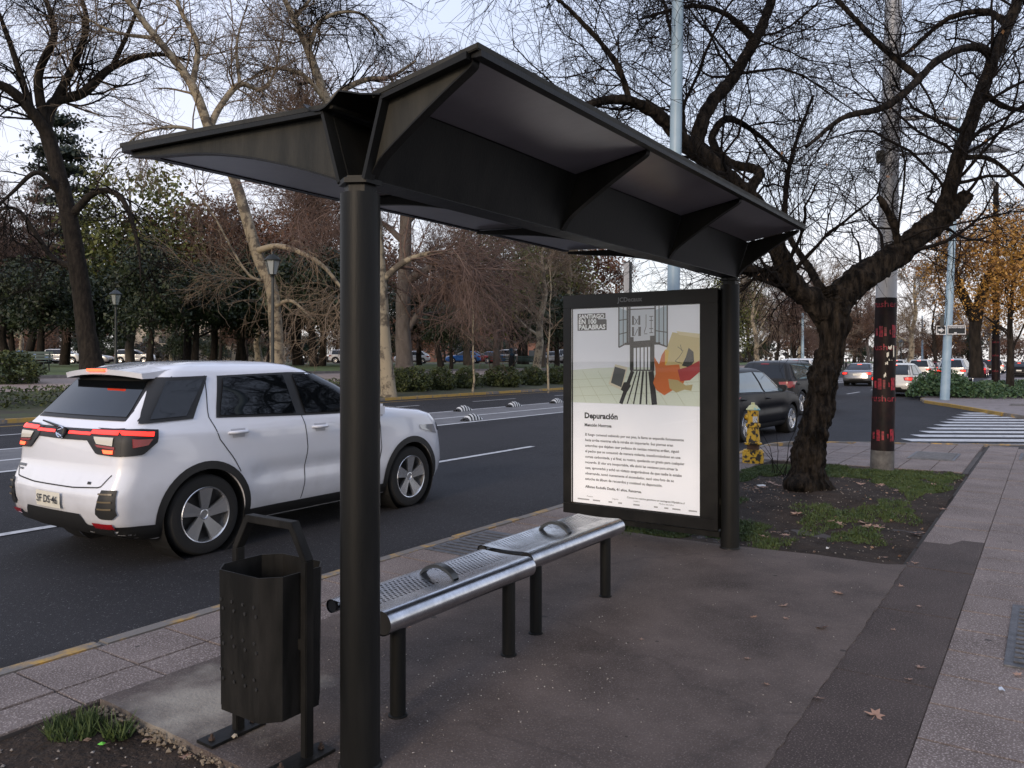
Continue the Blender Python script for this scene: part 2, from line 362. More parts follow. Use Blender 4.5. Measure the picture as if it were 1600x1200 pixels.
# kerb stones, yellow paint mostly worn off
kerb = slab('kerb', [(-40,2.06),(12.4,2.06),(12.4,2.16),(-40,2.16)], -.2, -.06, m_kerb)
bks = MB(); bks.box(-.495, .495, -.055, .055, -.16, 0); oks = bks.build('kerb_stone', m_kerby, None, bevel=.012); KS = oks.data; bpy.data.objects.remove(oks)
def kerbrun(pts, parent):
    for (x0, y0), (x1, y1) in zip(pts[:-1], pts[1:]):
        L = math.hypot(x1-x0, y1-y0); n = max(1, round(L))
        for i in range(n):
            f = (i+.5)/n; o = link('kerb_stone', KS, None, parent); o.location = (x0+(x1-x0)*f, y0+(y1-y0)*f, random.uniform(-.006,.004))
            o.rotation_euler = (0, 0, math.atan2(y1-y0, x1-x0) + random.gauss(0,.006)); o.scale = (L/n/1.0, 1, 1)
kerbrun([(-6,2.11),(12.5,2.11)], kerb); kerbrun([(12.5,2.11),(13.1,1.92),(13.45,1.52)] + EDGE[1:5], kerb)
# shelter pad
pad_poly = [(-.25,-.30),(-.27,.25),(-.25,.8),(-.23,1.385),(4.28,1.385),(4.22,.6),(4.25,0),(4.32,-.6),(4.30,-1.13),(4.38,-1.262),(-2.6,-1.262),(-1.7,-.95),(-.9,-.62),(-.45,-.42)]
def rough_outline(poly, step, amp):
    out = []
    for (x0, y0), (x1, y1) in zip(poly, poly[1:] + poly[:1]):
        L = math.hypot(x1-x0, y1-y0); n = max(1, int(L/step))
        for i in range(n):
            f = i/n; j = amp if 0 < i else 0
            out.append((x0+(x1-x0)*f + random.uniform(-j, j), y0+(y1-y0)*f + random.uniform(-j, j)))
    return out
slab('shelter_pad', rough_outline(pad_poly, .07, .006), -.12, .006, m_pad)
# soil beds
def dirt(name, x0, x1, y0, y1, zf, nx, ny):
    xs = np.linspace(x0, x1, nx); ys = np.linspace(y0, y1, ny); X, Y = np.meshgrid(xs, ys, indexing='ij')
    Z = zf(X, Y) + rng.normal(size=X.shape)*.006
    for _ in range(1): Z[1:-1,1:-1] = (Z[1:-1,1:-1]*2 + Z[:-2,1:-1] + Z[2:,1:-1] + Z[1:-1,:-2] + Z[1:-1,2:])/6
    V = np.stack([X, Y, Z], -1).reshape(-1, 3); i = np.arange(nx-1)[:, None]*ny; j = np.arange(ny-1)[None]
    F = np.stack([i+j, i+ny+j, i+ny+j+1, i+j+1], -1).reshape(-1, 4)
    o = link(name, np_mesh(name, V, F), m_soil); o['kind'] = 'structure'; return o
bedz = lambda X, Y: -.03 + .07*np.exp(-((X-7.4)**2+(Y-.2)**2)/1.6) + .02*np.sin(X*2.1+Y*1.3) + .012*np.sin(X*5.3-Y*4.1)
dirt('tree_bed', 4.1, 10.16, -1.245, 1.39, bedz, 130, 62)
nearz = lambda X, Y: -.045 + .018*np.sin(X*3.1+Y*2.3) + .012*np.sin(X*7-Y*6)
dirt('soil_verge', -6.5, -.2, -1.25, 1.39, nearz, 130, 60)
# far corner pavement across the side street
FC = [(60,2.1),(33.5,2.1),(31.6,1.75),(29.9,.95),(27.2,-.15),(24.9,-1.05),(23.6,-1.7),(22.9,-2.6),(23.0,-4.2),(24.5,-8),(28,-16)]
fpoly = FC + [(160,-16),(160,2.1)]
m_fpave = mat('far_pavement', (.17,.145,.14), .85, c2=(.22,.19,.185), scale=.8, detail=6, speck=(.10,.085,.08), sscale=3, slo=.62, shi=.7)
far = slab('far_corner_pavement', fpoly, -.2, .0, m_fpave)
fk = MB(); fk.box(0, .02, 0, .02, -.19, -.15); fko = fk.build('far_kerb', m_kerb, None); fko['kind'] = 'structure'; fko.location = (34, 1.9, 0)
MATS['yk'] = m_yk = mat('yellow_kerb_paint', (.36,.23,.05), .7, c2=(.18,.15,.11), scale=3, lo=.5, hi=.75, detail=8)
KY = KS.copy(); KY.materials.clear(); KY.materials.append(m_yk)
for (x0, y0), (x1, y1) in zip(FC[:-2], FC[1:-1]):
    L = math.hypot(x1-x0, y1-y0); n = max(1, round(L))
    for i in range(n):
        f = (i+.5)/n; o = link('kerb_stone', KY if (x0 < 33 and random.random() < .85) else KS, None, fko); o.location = (x0+(x1-x0)*f-34, y0+(y1-y0)*f-1.9, .004+random.uniform(-.005,.006)); o.rotation_euler = (0,0,math.atan2(y1-y0,x1-x0)); o.scale = (L/n*.99, 1.2, 1)
        if n > 20 and i > 60: break
# park beyond the avenue
def parkz(y):
    return np.interp(y, [20, 20.3, 22.5, 26, 30, 40, 400], [0, .0, .12, .68, .95, 1.1, 1.2])
def strip(name, y0, y1, m, dz, x0=-140, x1=330, n=24):
    ys = np.linspace(y0, y1, n); V = []; 
    for y in ys: V += [(x0, y, float(parkz(y))+dz), (x1, y, float(parkz(y))+dz)]
    F = [(2*i, 2*i+1, 2*i+3, 2*i+2) for i in range(n-1)]
    o = link(name, np_mesh(name, V, F, False), m); o['kind'] = 'structure'; return o
m_verge = mat('verge_soil', (.035,.03,.02), .95, c2=(.05,.06,.02), scale=1.5, detail=6)
strip('planting_verge', 20.16, 25.4, m_verge, 0); strip('lawn', 25.3, 300, m_lawn, -.004, n=60)
strip('park_path', 25.0, 28.4, m_path, .012)
pk = MB(); pk.box(-140, 330, 28.4, 28.6, .7, .97); o = pk.build('path_edging', m_kerb); o['kind'] = 'structure'
fk2 = MB(); fk2.box(-90, 330, 20.02, 20.16, -.2, .0); o = fk2.build('park_kerb', m_kerb); o['kind'] = 'structure'; parkkerb = o
for i in range(70):
    o2 = link('kerb_stone', KY if random.random() < .75 else KS, None, parkkerb); o2.location = (-4 + 1.0*i, 20.09, .012+random.uniform(-.006,.006)); o2.scale = (.97, 1.5, 1)
fa = [at(u, 563, d) for u, d in ((-700,92),(1000,92),(1000,106),(-700,106))]
sheet('far_avenue', [(p.x, p.y) for p in fa], 1.165, m_path)
# manhole covers and grates
def plate(name, x0, x1, y0, y1, label, ribs=12, z=.004):
    t = thing(name, ((x0+x1)/2, (y0+y1)/2, z), label, 'manhole cover'); hx, hy = (x1-x0)/2, (y1-y0)/2
    MB().box(-hx, hx, -hy, hy, -.02, .004).build('frame', m_iron, t)
    for i in range(ribs):
        c = -hx + .04 + (2*hx-.08)*(i+.5)/ribs
        MB().box(c-hx/ribs*.55, c+hx/ribs*.55, -hy+.04, hy-.04, .0045, .012).build('rib', m_iron, t)
    return t
plate('utility_cover', 2.75, 3.6, 1.48, 2.02, 'grey ribbed metal cover in the kerbside tiles behind the benches', 9)
plate('drain_grate', 2.5, 3.68, -2.62, -1.95, 'dark iron grate in the tiled walkway at the right edge', 14)
plate('utility_cover', 11.5, 12.6, -.95, -.3, 'square iron cover in the corner tiles beside the poster pole', 10)
plate('utility_cover', 12.2, 13.3, -2.4, -1.75, 'iron cover in the walkway tiles before the zebra crossing', 10)
plate('utility_cover', 10.6, 11.3, -2.55, -1.95, 'smaller blue grey cover in the walkway tiles', 7)
plate('utility_cover', 29.3, 30.4, -1.8, -1.0, 'iron cover on the pavement across the side street', 6)
# ---------------------------------------------------------------- bus shelter
m_post = mat('charcoal_paint', (.007,.0073,.0073), .45, spec=.16, c2=(.0135,.0135,.0125), scale=4, detail=7, stretch=(2.5,2.5,.35), bump=.05, bscale=45, rvar=.1)
m_plate = mat('lit_bracket_paint', (.018,.018,.0155), .6, spec=.2, stretch=(3,3,.5), c2=(.038,.036,.030), scale=3, detail=7, bump=.08, bscale=30)  # near bracket's sunlit tone put into the colour; roof panels share it
m_under = mat('soffit_paint', (.15,.145,.165), .28, spec=.6, c2=(.20,.19,.215), scale=2.2, detail=6, bump=.05, bscale=12)
m_rubber = mat('black_rubber', (.012,.012,.012), .6)
LX = 4.16
sh = thing('bus_shelter', (0,0,0), 'dark grey steel bus shelter with winged roof on two round posts', 'bus shelter')
def post(x, zt):
    b = MB(); b.lathe([(.074,0),(.074,zt)], 40, Matrix.Translation((x,0,0))); o = b.build('post', m_post, sh, smooth=40)
    c = MB(); c.lathe([(.060,zt),(.060,zt+.03),(.082,zt+.032),(.082,zt+.05),(.066,zt+.052),(.066,zt+.06)], 6, Matrix.Translation((x,0,0)))
    c.build('collar', m_post, o)
    f = MB(); f.lathe([(.082,.0),(.082,.012),(.076,.02)], 40, Matrix.Translation((x,0,0))); f.build('foot_ring', m_post, o, smooth=40)
    return o
post(0, 2.14); post(LX, 2.13)
# V-shaped gutter beam
ZB, ZT = 2.19, 2.46
for s in (1, -1):
    b = MB(); b.prism([(s*.062,ZB),(s*.150,ZT),(s*.144,ZT+.002),(s*.054,ZB+.012)], lambda y, z: (.0,y,z), lambda y, z: (LX+.02,y,z)); b.build('gutter_side', m_post, sh)
b = MB(); b.box(.0, LX+.02, -.0618, .0618, ZB-.004, ZB+.008); b.build('gutter_floor', m_post, sh)
# curled lining of the gutter showing at the near end
pr = [(.245,2.510),(.225,2.490),(.19,2.476),(.155,2.473),(.125,2.480),(.095,2.495),(.068,2.514),(.052,2.526),(.0,2.512),(-.06,2.494),(-.155,2.476)]
def curl(name, x0, x1, pr, m, par):
    n = len(pr); V = []
    for y, z in pr: V += [(x0,y,z),(x1,y,z),(x1,y,z-.006),(x0,y,z-.006)]
    F = []
    for i in range(n-1):
        for k in range(4): F.append((4*i+k, 4*i+(k+1) % 4, 4*i+4+(k+1) % 4, 4*i+4+k))
    F += [(0,1,2,3), (4*n-4,4*n-3,4*n-2,4*n-1)]
    return MB().add(V, F).build(name, m, par, smooth=50)
# the near mouth: vase-shaped end frame
b = MB(); b.prism([(.070,2.18),(.165,2.475),(.150,2.475),(.056,2.19)], lambda y,z:(-.05,y,z), lambda y,z:(.0,y,z)); b.build('mouth_frame', m_post, sh)
b = MB(); b.prism([(-.070,2.18),(-.165,2.475),(-.150,2.475),(-.056,2.19)], lambda y,z:(-.05,y,z), lambda y,z:(.0,y,z)); b.build('mouth_frame', m_post, sh)
curl('gutter_lip', -.06, .45, pr, m_post, sh)  # lip carried deep inward to keep the mouth dark
b = MB(); b.prism([(.058,2.19),(.149,2.467),(.125,2.474),(.095,2.489),(.068,2.508),(.052,2.52),(.0,2.506),(-.06,2.488),(-.149,2.468),(-.058,2.19)], lambda y,z:(.22,y,z), lambda y,z:(.228,y,z)); b.build('mouth_shade_plate', m_rubber, sh)  # black sheet added inside the open trough, standing in for its shade
# cantilever brackets, curved lower edge
LEFT = [(.066,2.19),(.2137,2.243),(.403,2.303),(.676,2.376),(.972,2.432),(1.294,2.466),(1.50,2.492)]
LTOP = [(1.50,2.512),(.156,2.462)]
RIGHT = [(-.066,2.19),(-.1265,2.261),(-.28,2.360),(-.40,2.432),(-.466,2.469),(-.53,2.505),(-.54,2.525)]
RTOP = [(-.156,2.462)]
def dens(p, n): 
    q = smooth_path([(y, z, 0, 0) for y, z in p], n); return [(a[0], a[1]) for a in q]
for i in range(4):
    x = LX*i/3; t0, t1 = (x-.012, x+.012)
    for pts, top in ((LEFT, LTOP), (RIGHT, RTOP)):
        b = MB(); poly = dens(pts, 22) + top
        b.prism(poly, lambda y,z: (t0,y,z), lambda y,z: (t1,y,z)); br = b.build('bracket', m_plate if i == 0 else m_post, sh)  # only the nearest bracket takes the lighter, sunlit tone
        # flange along the curved edge
        f = MB(); q = dens(pts, 22)
        V = []; 
        for y, z in q: V += [(t0-.008,y,z-.002),(t1+.008,y,z-.002),(t1+.008,y,z+.006),(t0-.008,y,z+.006)]
        F = []
        for k in range(len(q)-1):
            for c in range(4): F.append((4*k+c,4*k+(c+1)%4,4*k+4+(c+1)%4,4*k+4+c))
        F += [(0,1,2,3), tuple(4*len(q)-4+c for c in range(4))]
        f.add(V, F).build('flange', m_post, br)
# roof wings: top sheet with drip edge, separate soffit panels between brackets
def wing(y0, z0, y1, z1, nm):
    s = 1 if y1 > 0 else -1
    b = MB(); y0_ = y0 - s*.05; b.prism([(y0_,z0+.0095),(y1,z1+.012),(y1+s*.004,z1+.034),(y0_,z0+.0315)], lambda y,z:(-.045,y,z), lambda y,z:(LX+.05,y,z)); rp = b.build('roof_panel', m_plate, sh, bevel=.003)
    b = MB(); b.prism([(y1-s*.035,z1-.008),(y1+s*.006,z1-.010),(y1+s*.006,z1+.011),(y1-s*.035,z1+.0112)], lambda y,z:(-.03,y,z), lambda y,z:(LX+.035,y,z)); b.build('edge_trim', m_post, rp)
    b = MB(); b.prism([(y0,z0-.006),(y1-s*.04,z1-.014),(y1-s*.04,z1+.010),(y0,z0+.010)], lambda y,z:(-.052,y,z), lambda y,z:(-.03,y,z)); b.build('edge_trim', m_post, rp)
    for i in range(3):
        xa, xb = LX*i/3+.022, LX*(i+1)/3-.022
        n = 6; V = []; F = []
        for a in range(n+1):
            for c in range(2):
                fx = a/n; y = y0 if c == 0 else y1-s*.036; z = (z0 if c == 0 else z1-.003)-.0005 + .004*math.sin(fx*math.pi)*(.3 if c else 1)
                V += [(xa+(xb-xa)*fx, y, z), (xa+(xb-xa)*fx, y, z+.006)]
        for a in range(n): F += [(4*a,4*a+4,4*a+6,4*a+2),(4*a+1,4*a+3,4*a+7,4*a+5)]
        MB().add(V, F).build('soffit', m_under, sh, smooth=30)
wing(.152, 2.462, 1.552, 2.527, 'street'); wing(-.152, 2.462, -.578, 2.535, 'walk')

# ---------------------------------------------------------------- poster panel (hung on the far post)
m_frame = mat('panel_frame_black', (.005,.005,.005), .35, spec=.35, c2=(.010,.0095,.0085), scale=7, rvar=.1)
m_paper = mat('poster_paper', (.72,.74,.80), .55, c2=(.78,.79,.84), scale=1.5, emit=(.85,.9,1.0), estr=.20)
def ink(n, c): return mat('ink_'+n, c, .6, emit=c, estr=.18)
PX = LX - .075        # face of the panel
pn = thing('poster_panel', (LX, 0, 0), 'black framed street poster case beside the far shelter post', 'poster case')
def pb(x0,x1,y0,y1,z0,z1,name,m,par=pn,bevel=.004): return MB().box(x0-LX,x1-LX,y0,y1,z0,z1).build(name,m,par,bevel=bevel)
YA, YB, ZA, ZC = .075, 1.515, .145, 2.105       # outer size
pb(PX+.03, LX+.09, YA, YB, ZA, ZC, 'case_body', m_frame, bevel=.01)
pb(PX, PX+.03, YA, YB, 1.985, ZC, 'frame_rail', m_frame); pb(PX, PX+.03, YA, YB, ZA, .235, 'frame_rail', m_frame)
pb(PX, PX+.03, YA, .225, .2355, 1.9845, 'frame_rail', m_frame); pb(PX, PX+.03, 1.432, YB, .2355, 1.9845, 'frame_rail', m_frame)
pb(PX+.04, LX+.07, YA+.0, YB-.12, .085, .1295, 'lower_lip', m_post)
pb(LX-.03, LX+.03, -.0, YA+.02, .35, .40, 'hanger', m_post); pb(LX-.03, LX+.03, 0, YA+.02, 1.8, 1.85, 'hanger', m_post)
PW0, PW1, PZ0, PZ1 = 1.425, .235, .245, 1.98    # poster left (as seen), right, bottom, top
def pp_(a, b, e=0): return (PX+.0255-LX-e, PW0+(PW1-PW0)*a, PZ1+(PZ0-PZ1)*b)
poster = MB().add([pp_(0,0),pp_(1,0),pp_(1,1),pp_(0,1)], [(0,1,2,3)]).build('poster', m_paper, pn)
poster['label'] = 'white printed poster with collage picture above a short story'
def shape(name, pts, m, e): return MB().add([pp_(a,b,e) for a,b in pts], [tuple(range(len(pts)))]).build(name, m, poster)
E1, E2, E3, E4 = .0006, .0012, .0018, .0024
shape('picture_wall', [(0,0),(1,0),(1,.485),(0,.485)], ink('wall',(.70,.73,.80)), E1*.5)
shape('picture_floor', [(0,.315),(.2,.305),(.4,.30),(1,.30),(1,.483),(0,.483)], ink('floor',(.56,.62,.55)), E1)
gl = MB()
for i in range(9):
    a0 = -.05+.13*i; a1 = a0+.16
    gl.add([pp_(max(0,min(1,a0)),.318,E2*.9),pp_(max(0,min(1,a0+.004)),.318,E2*.9),pp_(max(0,min(1,a1+.004)),.482,E2*.9),pp_(max(0,min(1,a1)),.482,E2*.9)], [(0,1,2,3)])
for b_ in (.345,.385,.43): gl.add([pp_(0,b_+.02,E2*.9),pp_(1,b_-.02,E2*.9),pp_(1,b_-.018,E2*.9),pp_(0,b_+.022,E2*.9)], [(0,1,2,3)])
gl.build('floor_joints', ink('joint',(.42,.46,.36)), poster)
blk = ink('black', (.022,.022,.024)); dk = ink('dark', (.05,.05,.055)); pale = ink('pale', (.50,.54,.60)); glassb = ink('bluegrey', (.36,.44,.50))
# open window and plan drawing
shape('window_left', [(.385,.0),(.455,.02),(.455,.178),(.385,.198)], glassb, E1); shape('window_right', [(.67,.02),(.76,0),(.76,.198),(.67,.178)], glassb, E1)
shape('window_opening', [(.455,.015),(.67,.015),(.67,.178),(.455,.178)], pale, E1)
wl = MB()
def line(b, p, q, wd, e):
    (a0,b0),(a1,b1) = p, q; dx, dy = (a1-a0)*1.19, (b1-b0)*1.735; L = math.hypot(dx,dy); nx, ny = -dy/L*wd/2/1.19, dx/L*wd/2/1.735
    b.add([pp_(a0+nx,b0+ny,e),pp_(a1+nx,b1+ny,e),pp_(a1-nx,b1-ny,e),pp_(a0-nx,b0-ny,e)], [(0,1,2,3)])
for p, q, wd in [((.385,0),(.385,.2),.012),((.42,.0),(.42,.19),.008),((.455,.0),(.455,.18),.02),((.472,.0),(.472,.18),.016),((.67,.0),(.67,.18),.014),((.70,.0),(.70,.185),.008),((.735,0),(.735,.19),.008),((.762,0),(.762,.2),.012),
                 ((.385,.2),(.455,.178),.012),((.385,.135),(.455,.125),.008),((.385,.065),(.455,.06),.008),((.67,.178),(.762,.2),.012),((.67,.12),(.762,.13),.008),((.43,.183),(.71,.183),.02),((.455,.012),(.67,.012),.01)]: line(wl, p, q, wd, E2)
wl.build('window_bars', blk, poster)
pl = MB()
for a0, b0, a1, b1 in [(.49,.045,.505,.09),(.54,.045,.555,.09),(.49,.10,.505,.145),(.54,.10,.56,.145)]: pl.add([pp_(a0,b0,E2),pp_(a1,b0,E2),pp_(a1,b1,E2),pp_(a0,b1,E2)], [(0,1,2,3)])
for p, q in [((.51,.055),(.535,.085)),((.51,.09),(.535,.06)),((.51,.145),(.535,.11)),((.60,.04),(.60,.10)),((.60,.10),(.585,.13)),((.625,.05),(.655,.05)),((.625,.07),(.655,.07)),((.625,.11),(.655,.11)),((.625,.13),(.655,.13)),((.64,.05),(.64,.13)),((.585,.135),(.61,.135))]: line(pl, p, q, .006, E2)
pl.build('plan_drawing', dk, poster)
# chair
shape('chair_top_rail', [(.485,.172),(.655,.165),(.655,.198),(.485,.205)], blk, E3)
ch = MB()
line(ch, (.488,.15),(.488,.315),.036,E3); line(ch, (.648,.145),(.648,.315),.04,E3)
for a in (.525,.555,.585,.612): line(ch, (a,.2),(a,.312),.010,E3)
line(ch, (.475,.314),(.665,.314),.010,E3)
for a0, a1, wd in ((.495,.40,.035),(.53,.452,.012),(.553,.502,.013),(.578,.555,.018),(.602,.604,.014),(.638,.665,.05)): line(ch, (a0,.318),(a1,.482),wd,E2)
ch.build('chair_slats', blk, poster)
shape('snapshot_border', [(.355,.285),(.455,.30),(.41,.415),(.30,.385)], ink('cream',(.58,.55,.44)), E2)
shape('snapshot', [(.352,.297),(.44,.312),(.405,.40),(.32,.378)], ink('snap',(.07,.08,.085)), E3)
shape('small_camera', [(.425,.375),(.46,.372),(.482,.392),(.445,.43),(.40,.412)], blk, E4)
shape('yellow_paper', [(.80,.13),(1,.15),(1,.30),(.73,.31),(.74,.24)], ink('paper',(.50,.43,.22)), E2)
shape('paper_edge', [(.83,.125),(1,.14),(1,.16),(.85,.143)], ink('paper2',(.58,.52,.33)), E3)
sk = MB()
for p, q in [((.84,.20),(.88,.22)),((.88,.22),(.85,.25)),((.85,.25),(.82,.27)),((.82,.27),(.87,.28)),((.87,.22),(.86,.19))]: line(sk, p, q, .004, E3)
sk.build('sketch_lines', dk, poster)
shape('dark_leaf', [(.92,.205),(.955,.225),(.96,.27),(.93,.30),(.87,.29),(.90,.25)], ink('leafb',(.03,.033,.038)), E3)
shape('orange_blot', [(.66,.245),(.70,.285),(.72,.24),(.745,.215),(.75,.29),(.85,.285),(.86,.31),(.90,.345),(.88,.38),(.80,.41),(.74,.435),(.68,.41),(.655,.375),(.675,.33)], ink('orange',(.52,.14,.035)), E3)
shape('yellow_flame', [(.745,.212),(.775,.218),(.765,.27),(.745,.29)], ink('flame',(.60,.42,.07)), E4)
shape('red_ribbon', [(.84,.31),(.92,.295),(1,.265),(1,.32),(.93,.36),(.86,.365)], ink('red',(.34,.04,.045)), E4)
shape('gilded_fish', [(.77,.355),(.84,.36),(.90,.385),(.95,.38),(.94,.41),(.89,.405),(.83,.42),(.78,.40)], ink('gilt',(.40,.34,.17)), E4*1.2)
def words(name, s, a, b, wfrac, m, e, bold=0.0, size=.05):
    vs, fs = text_pts(s, width=wfrac*1.19, bold=bold)
    z0 = pp_(a, b)[2]; y0 = pp_(a, b)[1]; x0 = PX+.0255-LX-e
    return MB().add([(x0, y0-x, z0+y) for x, y in vs], fs).build(name, m, poster)
tblk = ink('text', (.02,.02,.022)); twh = ink('white', (.80,.82,.84))
shape('title_plate', [(.04,.025),(.275,.025),(.275,.052),(.215,.052),(.215,.056),(.275,.056),(.285,.06),(.285,.112),(.04,.112)], blk, E2)
words('title_text', 'SANTIAGO', .05, .050, .215, twh, E3, .035); words('title_text', 'EN 100', .05, .078, .15, twh, E3, .035); words('title_text', 'PALABRAS', .05, .106, .225, twh, E3, .035)
words('small_text', 'Depuración', .10, .562, .275, tblk, E1, .04); words('small_text', 'Mención Honrosa', .10, .604, .225, tblk, E1, .035)
body = ['El fuego comenzó subiendo por sus pies, la llama se expandía furiosamente', 'hacia arriba mientras ella la miraba sin importarle. Sus piernas eran', 'antorchas que dejaban caer pedazos de cenizas mientras ardían, siguió',
        'el pecho que se consumió de manera violenta, transformándose en una', 'coraza carbonizada, y al final, su rostro, quedando un grado para cualquier', 'recuerdo. El olor era insoportable, ella abrió las ventanas para airear la', 'casa, aprovechó y echó un vistazo asegurándose de que nadie la estaba',
        'observando, tomó nuevamente el encendedor, sacó otra foto de su', 'estuche de álbum de recuerdos y continuó su depuración.']
wd = [.78,.70,.745,.755,.785,.735,.765,.705,.62]
for i, (s, f) in enumerate(zip(body, wd)): words('story_line', s, .105, .652+.0285*i, f, tblk, E1, .022)
words('small_text', 'Alfonso Rodolfo Davila, 41 años, Rancagua.', .105, .925-.005, .46, tblk, E1, .03)
words('small_text', 'Conoce los cuentos ganadores en santiagoen100palabras.cl', .45, .952, .44, tblk, E1, .02)
for s, a, f in (('Presentan', .12, .05), ('Organiza', .33, .05), ('Colabora', .50, .05), ('Medios asociados', .70, .11)): words('small_text', s, a, .966, f, tblk, E1)
for a, f in ((.04,.10),(.17,.06),(.30,.03),(.38,.03),(.50,.05),(.66,.03),(.74,.03),(.80,.06),(.92,.06)):
    shape('sponsor_mark', [(a,.977),(a+f,.977),(a+f,.984),(a,.984)], ink('grey',(.30,.31,.33)), E1)
vs, fs = text_pts('JCDecaux', width=.235, bold=.03)
MB().add([(PX-LX-.0012, .97-x, 2.025+y) for x, y in vs], fs).build('maker_lettering', mat('dim_lettering', (.20,.21,.22), .4), pn)
# front glass
mg = bpy.data.materials.new('panel_glass'); mg.use_nodes = True; t = mg.node_tree; t.nodes.remove(t.nodes['Principled BSDF'])
tr = t.nodes.new('ShaderNodeBsdfTransparent'); gls = t.nodes.new('ShaderNodeBsdfGlossy'); gls.inputs['Roughness'].default_value = .01; fr = t.nodes.new('ShaderNodeFresnel'); fr.inputs[0].default_value = 1.5
mxs = t.nodes.new('ShaderNodeMixShader'); t.links.new(fr.outputs[0], mxs.inputs[0]); t.links.new(tr.outputs[0], mxs.inputs[1]); t.links.new(gls.outputs[0], mxs.inputs[2]); t.links.new(mxs.outputs[0], t.nodes['Material Output'].inputs[0])
MB().box(PX+.004-LX, PX+.010-LX, .227, 1.430, .237, 1.983).build('glass_pane', mg, pn)

# ---------------------------------------------------------------- benches
def bench_seat_material():
    m = mat('perforated_steel', (.62,.63,.66), .24, metal=1.0, c2=(.44,.45,.47), scale=9, coords='obj', rvar=.07)
    t = m.node_tree; L = t.links.new; b = t.nodes['Principled BSDF']; out = t.nodes['Material Output']
    tcn = t.nodes.new('ShaderNodeTexCoord'); sx = t.nodes.new('ShaderNodeSeparateXYZ'); L(tcn.outputs['Object'], sx.inputs[0])
    def mth(op, a, b_=None):
        n = t.nodes.new('ShaderNodeMath'); n.operation = op
        for i, q in enumerate((a, b_)):
            if q is None: continue
            if isinstance(q, (int, float)): n.inputs[i].default_value = q
            else: L(q, n.inputs[i])
        return n.outputs[0]
    P = .022
    row = mth('DIVIDE', sx.outputs[1], P); ri = mth('FLOOR', row); off = mth('MULTIPLY', mth('MODULO', mth('ABSOLUTE', ri), 2.0), .5)
    fx = mth('SUBTRACT', mth('FRACT', mth('ADD', mth('DIVIDE', sx.outputs[0], P*1.25), off)), .5); fy = mth('SUBTRACT', mth('FRACT', row), .5)
    d2 = mth('ADD', mth('POWER', mth('MULTIPLY', fx, 1.25), 2.0), mth('POWER', fy, 2.0)); hole = mth('LESS_THAN', d2, .105)
    ax = mth('ABSOLUTE', sx.outputs[0])
    zone = mth('MULTIPLY', mth('MULTIPLY', mth('LESS_THAN', ax, .51), mth('GREATER_THAN', ax, .075)), mth('MULTIPLY', mth('GREATER_THAN', sx.outputs[1], -.068), mth('LESS_THAN', sx.outputs[1], .125)))
    k = mth('MULTIPLY', hole, zone)
    trn = t.nodes.new('ShaderNodeBsdfTransparent'); ms = t.nodes.new('ShaderNodeMixShader'); L(k, ms.inputs[0]); L(b.outputs[0], ms.inputs[1]); L(trn.outputs[0], ms.inputs[2]); L(ms.outputs[0], out.inputs[0])
    return m
m_perf = bench_seat_material()
m_steel = mat('brushed_steel', (.6,.61,.64), .27, metal=1.0, c2=(.40,.41,.43), scale=30, coords='obj', stretch=(.06,1,1), rvar=.08)
m_dsteel = mat('dark_steel', (.03,.031,.032), .4, metal=.3)
def bench(x0, x1, label, dy=0):
    yc = .315+dy; L = x1-x0; t = thing('bench', ((x0+x1)/2, yc, 0), label, 'bench', 'steel waiting benches')
    h = L/2
    # one bent sheet: rolled front edge, flat seat, small rolled rear edge
    prof = []
    R1, R2 = .052, .030; zf = .475; yf, yr = -.150, .150
    prof = [(yf + R1*math.cos(math.radians(a)), zf - R1 + R1*math.sin(math.radians(a))) for a in np.linspace(330, 90, 26)]
    prof += [(y, zf - .006*math.sin((y-yf)/(yr-yf)*math.pi)) for y in np.linspace(yf+.03, yr-.02, 9)]
    prof += [(yr + R2*math.cos(math.radians(a)), zf - R2 + R2*math.sin(math.radians(a))) for a in np.linspace(90, -150, 18)]
    n = len(prof); V = [(x, y, z) for y, z in prof for x in (-h, h)]; F = [(2*i, 2*i+1, 2*i+3, 2*i+2) for i in range(n-1)]
    seat = MB().add(V, F).build('seat', m_perf, t, smooth=40)
    for s in (-1, 1):
        for yy, R, zz in ((yf, R1, zf-R1), (yr, R2, zf-R2)):
            e = MB(); e.lathe([(R-.004,-.006),(R-.004,.006)], 28, Matrix.Translation((s*(h-.012), yy, zz)) @ Matrix.Rotation(math.pi/2, 4, 'Y')); e.build('end_cap', m_rubber, t, smooth=40)
    for lx in (-h+.10, h-.18):
        b = MB(); b.lathe([(.034,0),(.034,zf-2*R1+.012)], 24, Matrix.Translation((lx, yf, 0))); lg = b.build('leg', m_post, t, smooth=40)
        b = MB(); b.lathe([(.042,.0),(.042,.008),(.035,.012)], 24, Matrix.Translation((lx, yf, 0.003))); b.build('foot_ring', m_post, lg, smooth=40)
    b = MB(); b.box(-h+.04, h-.04, yf+.03, yr-.02, zf-.045, zf-.030); b.build('under_frame', m_dsteel, t)
    # arm hoop in the middle of the seat
    path = [(0, -.105+.21*f, zf-.006+.056*math.sin(f*math.pi)**.7) for f in np.linspace(0,1,15)]
    V = []; 
    for (x,y,z) in path: V += [(-.021,y,z-.008),(.021,y,z-.008),(.021,y,z+.009),(-.021,y,z+.009)]
    F = []
    for i in range(14):
        for c in range(4): F.append((4*i+c,4*i+(c+1)%4,4*i+4+(c+1)%4,4*i+4+c))
    hp = MB().add(V,F).build('arm_hoop', mat('hoop_metal',(.10,.10,.095),.35,metal=.8), t, smooth=50)
    return t
bench(.29, 1.41, 'perforated steel bench seat nearest the near shelter post'); bench(1.485, 2.60, 'perforated steel bench seat nearer the poster case', .06)

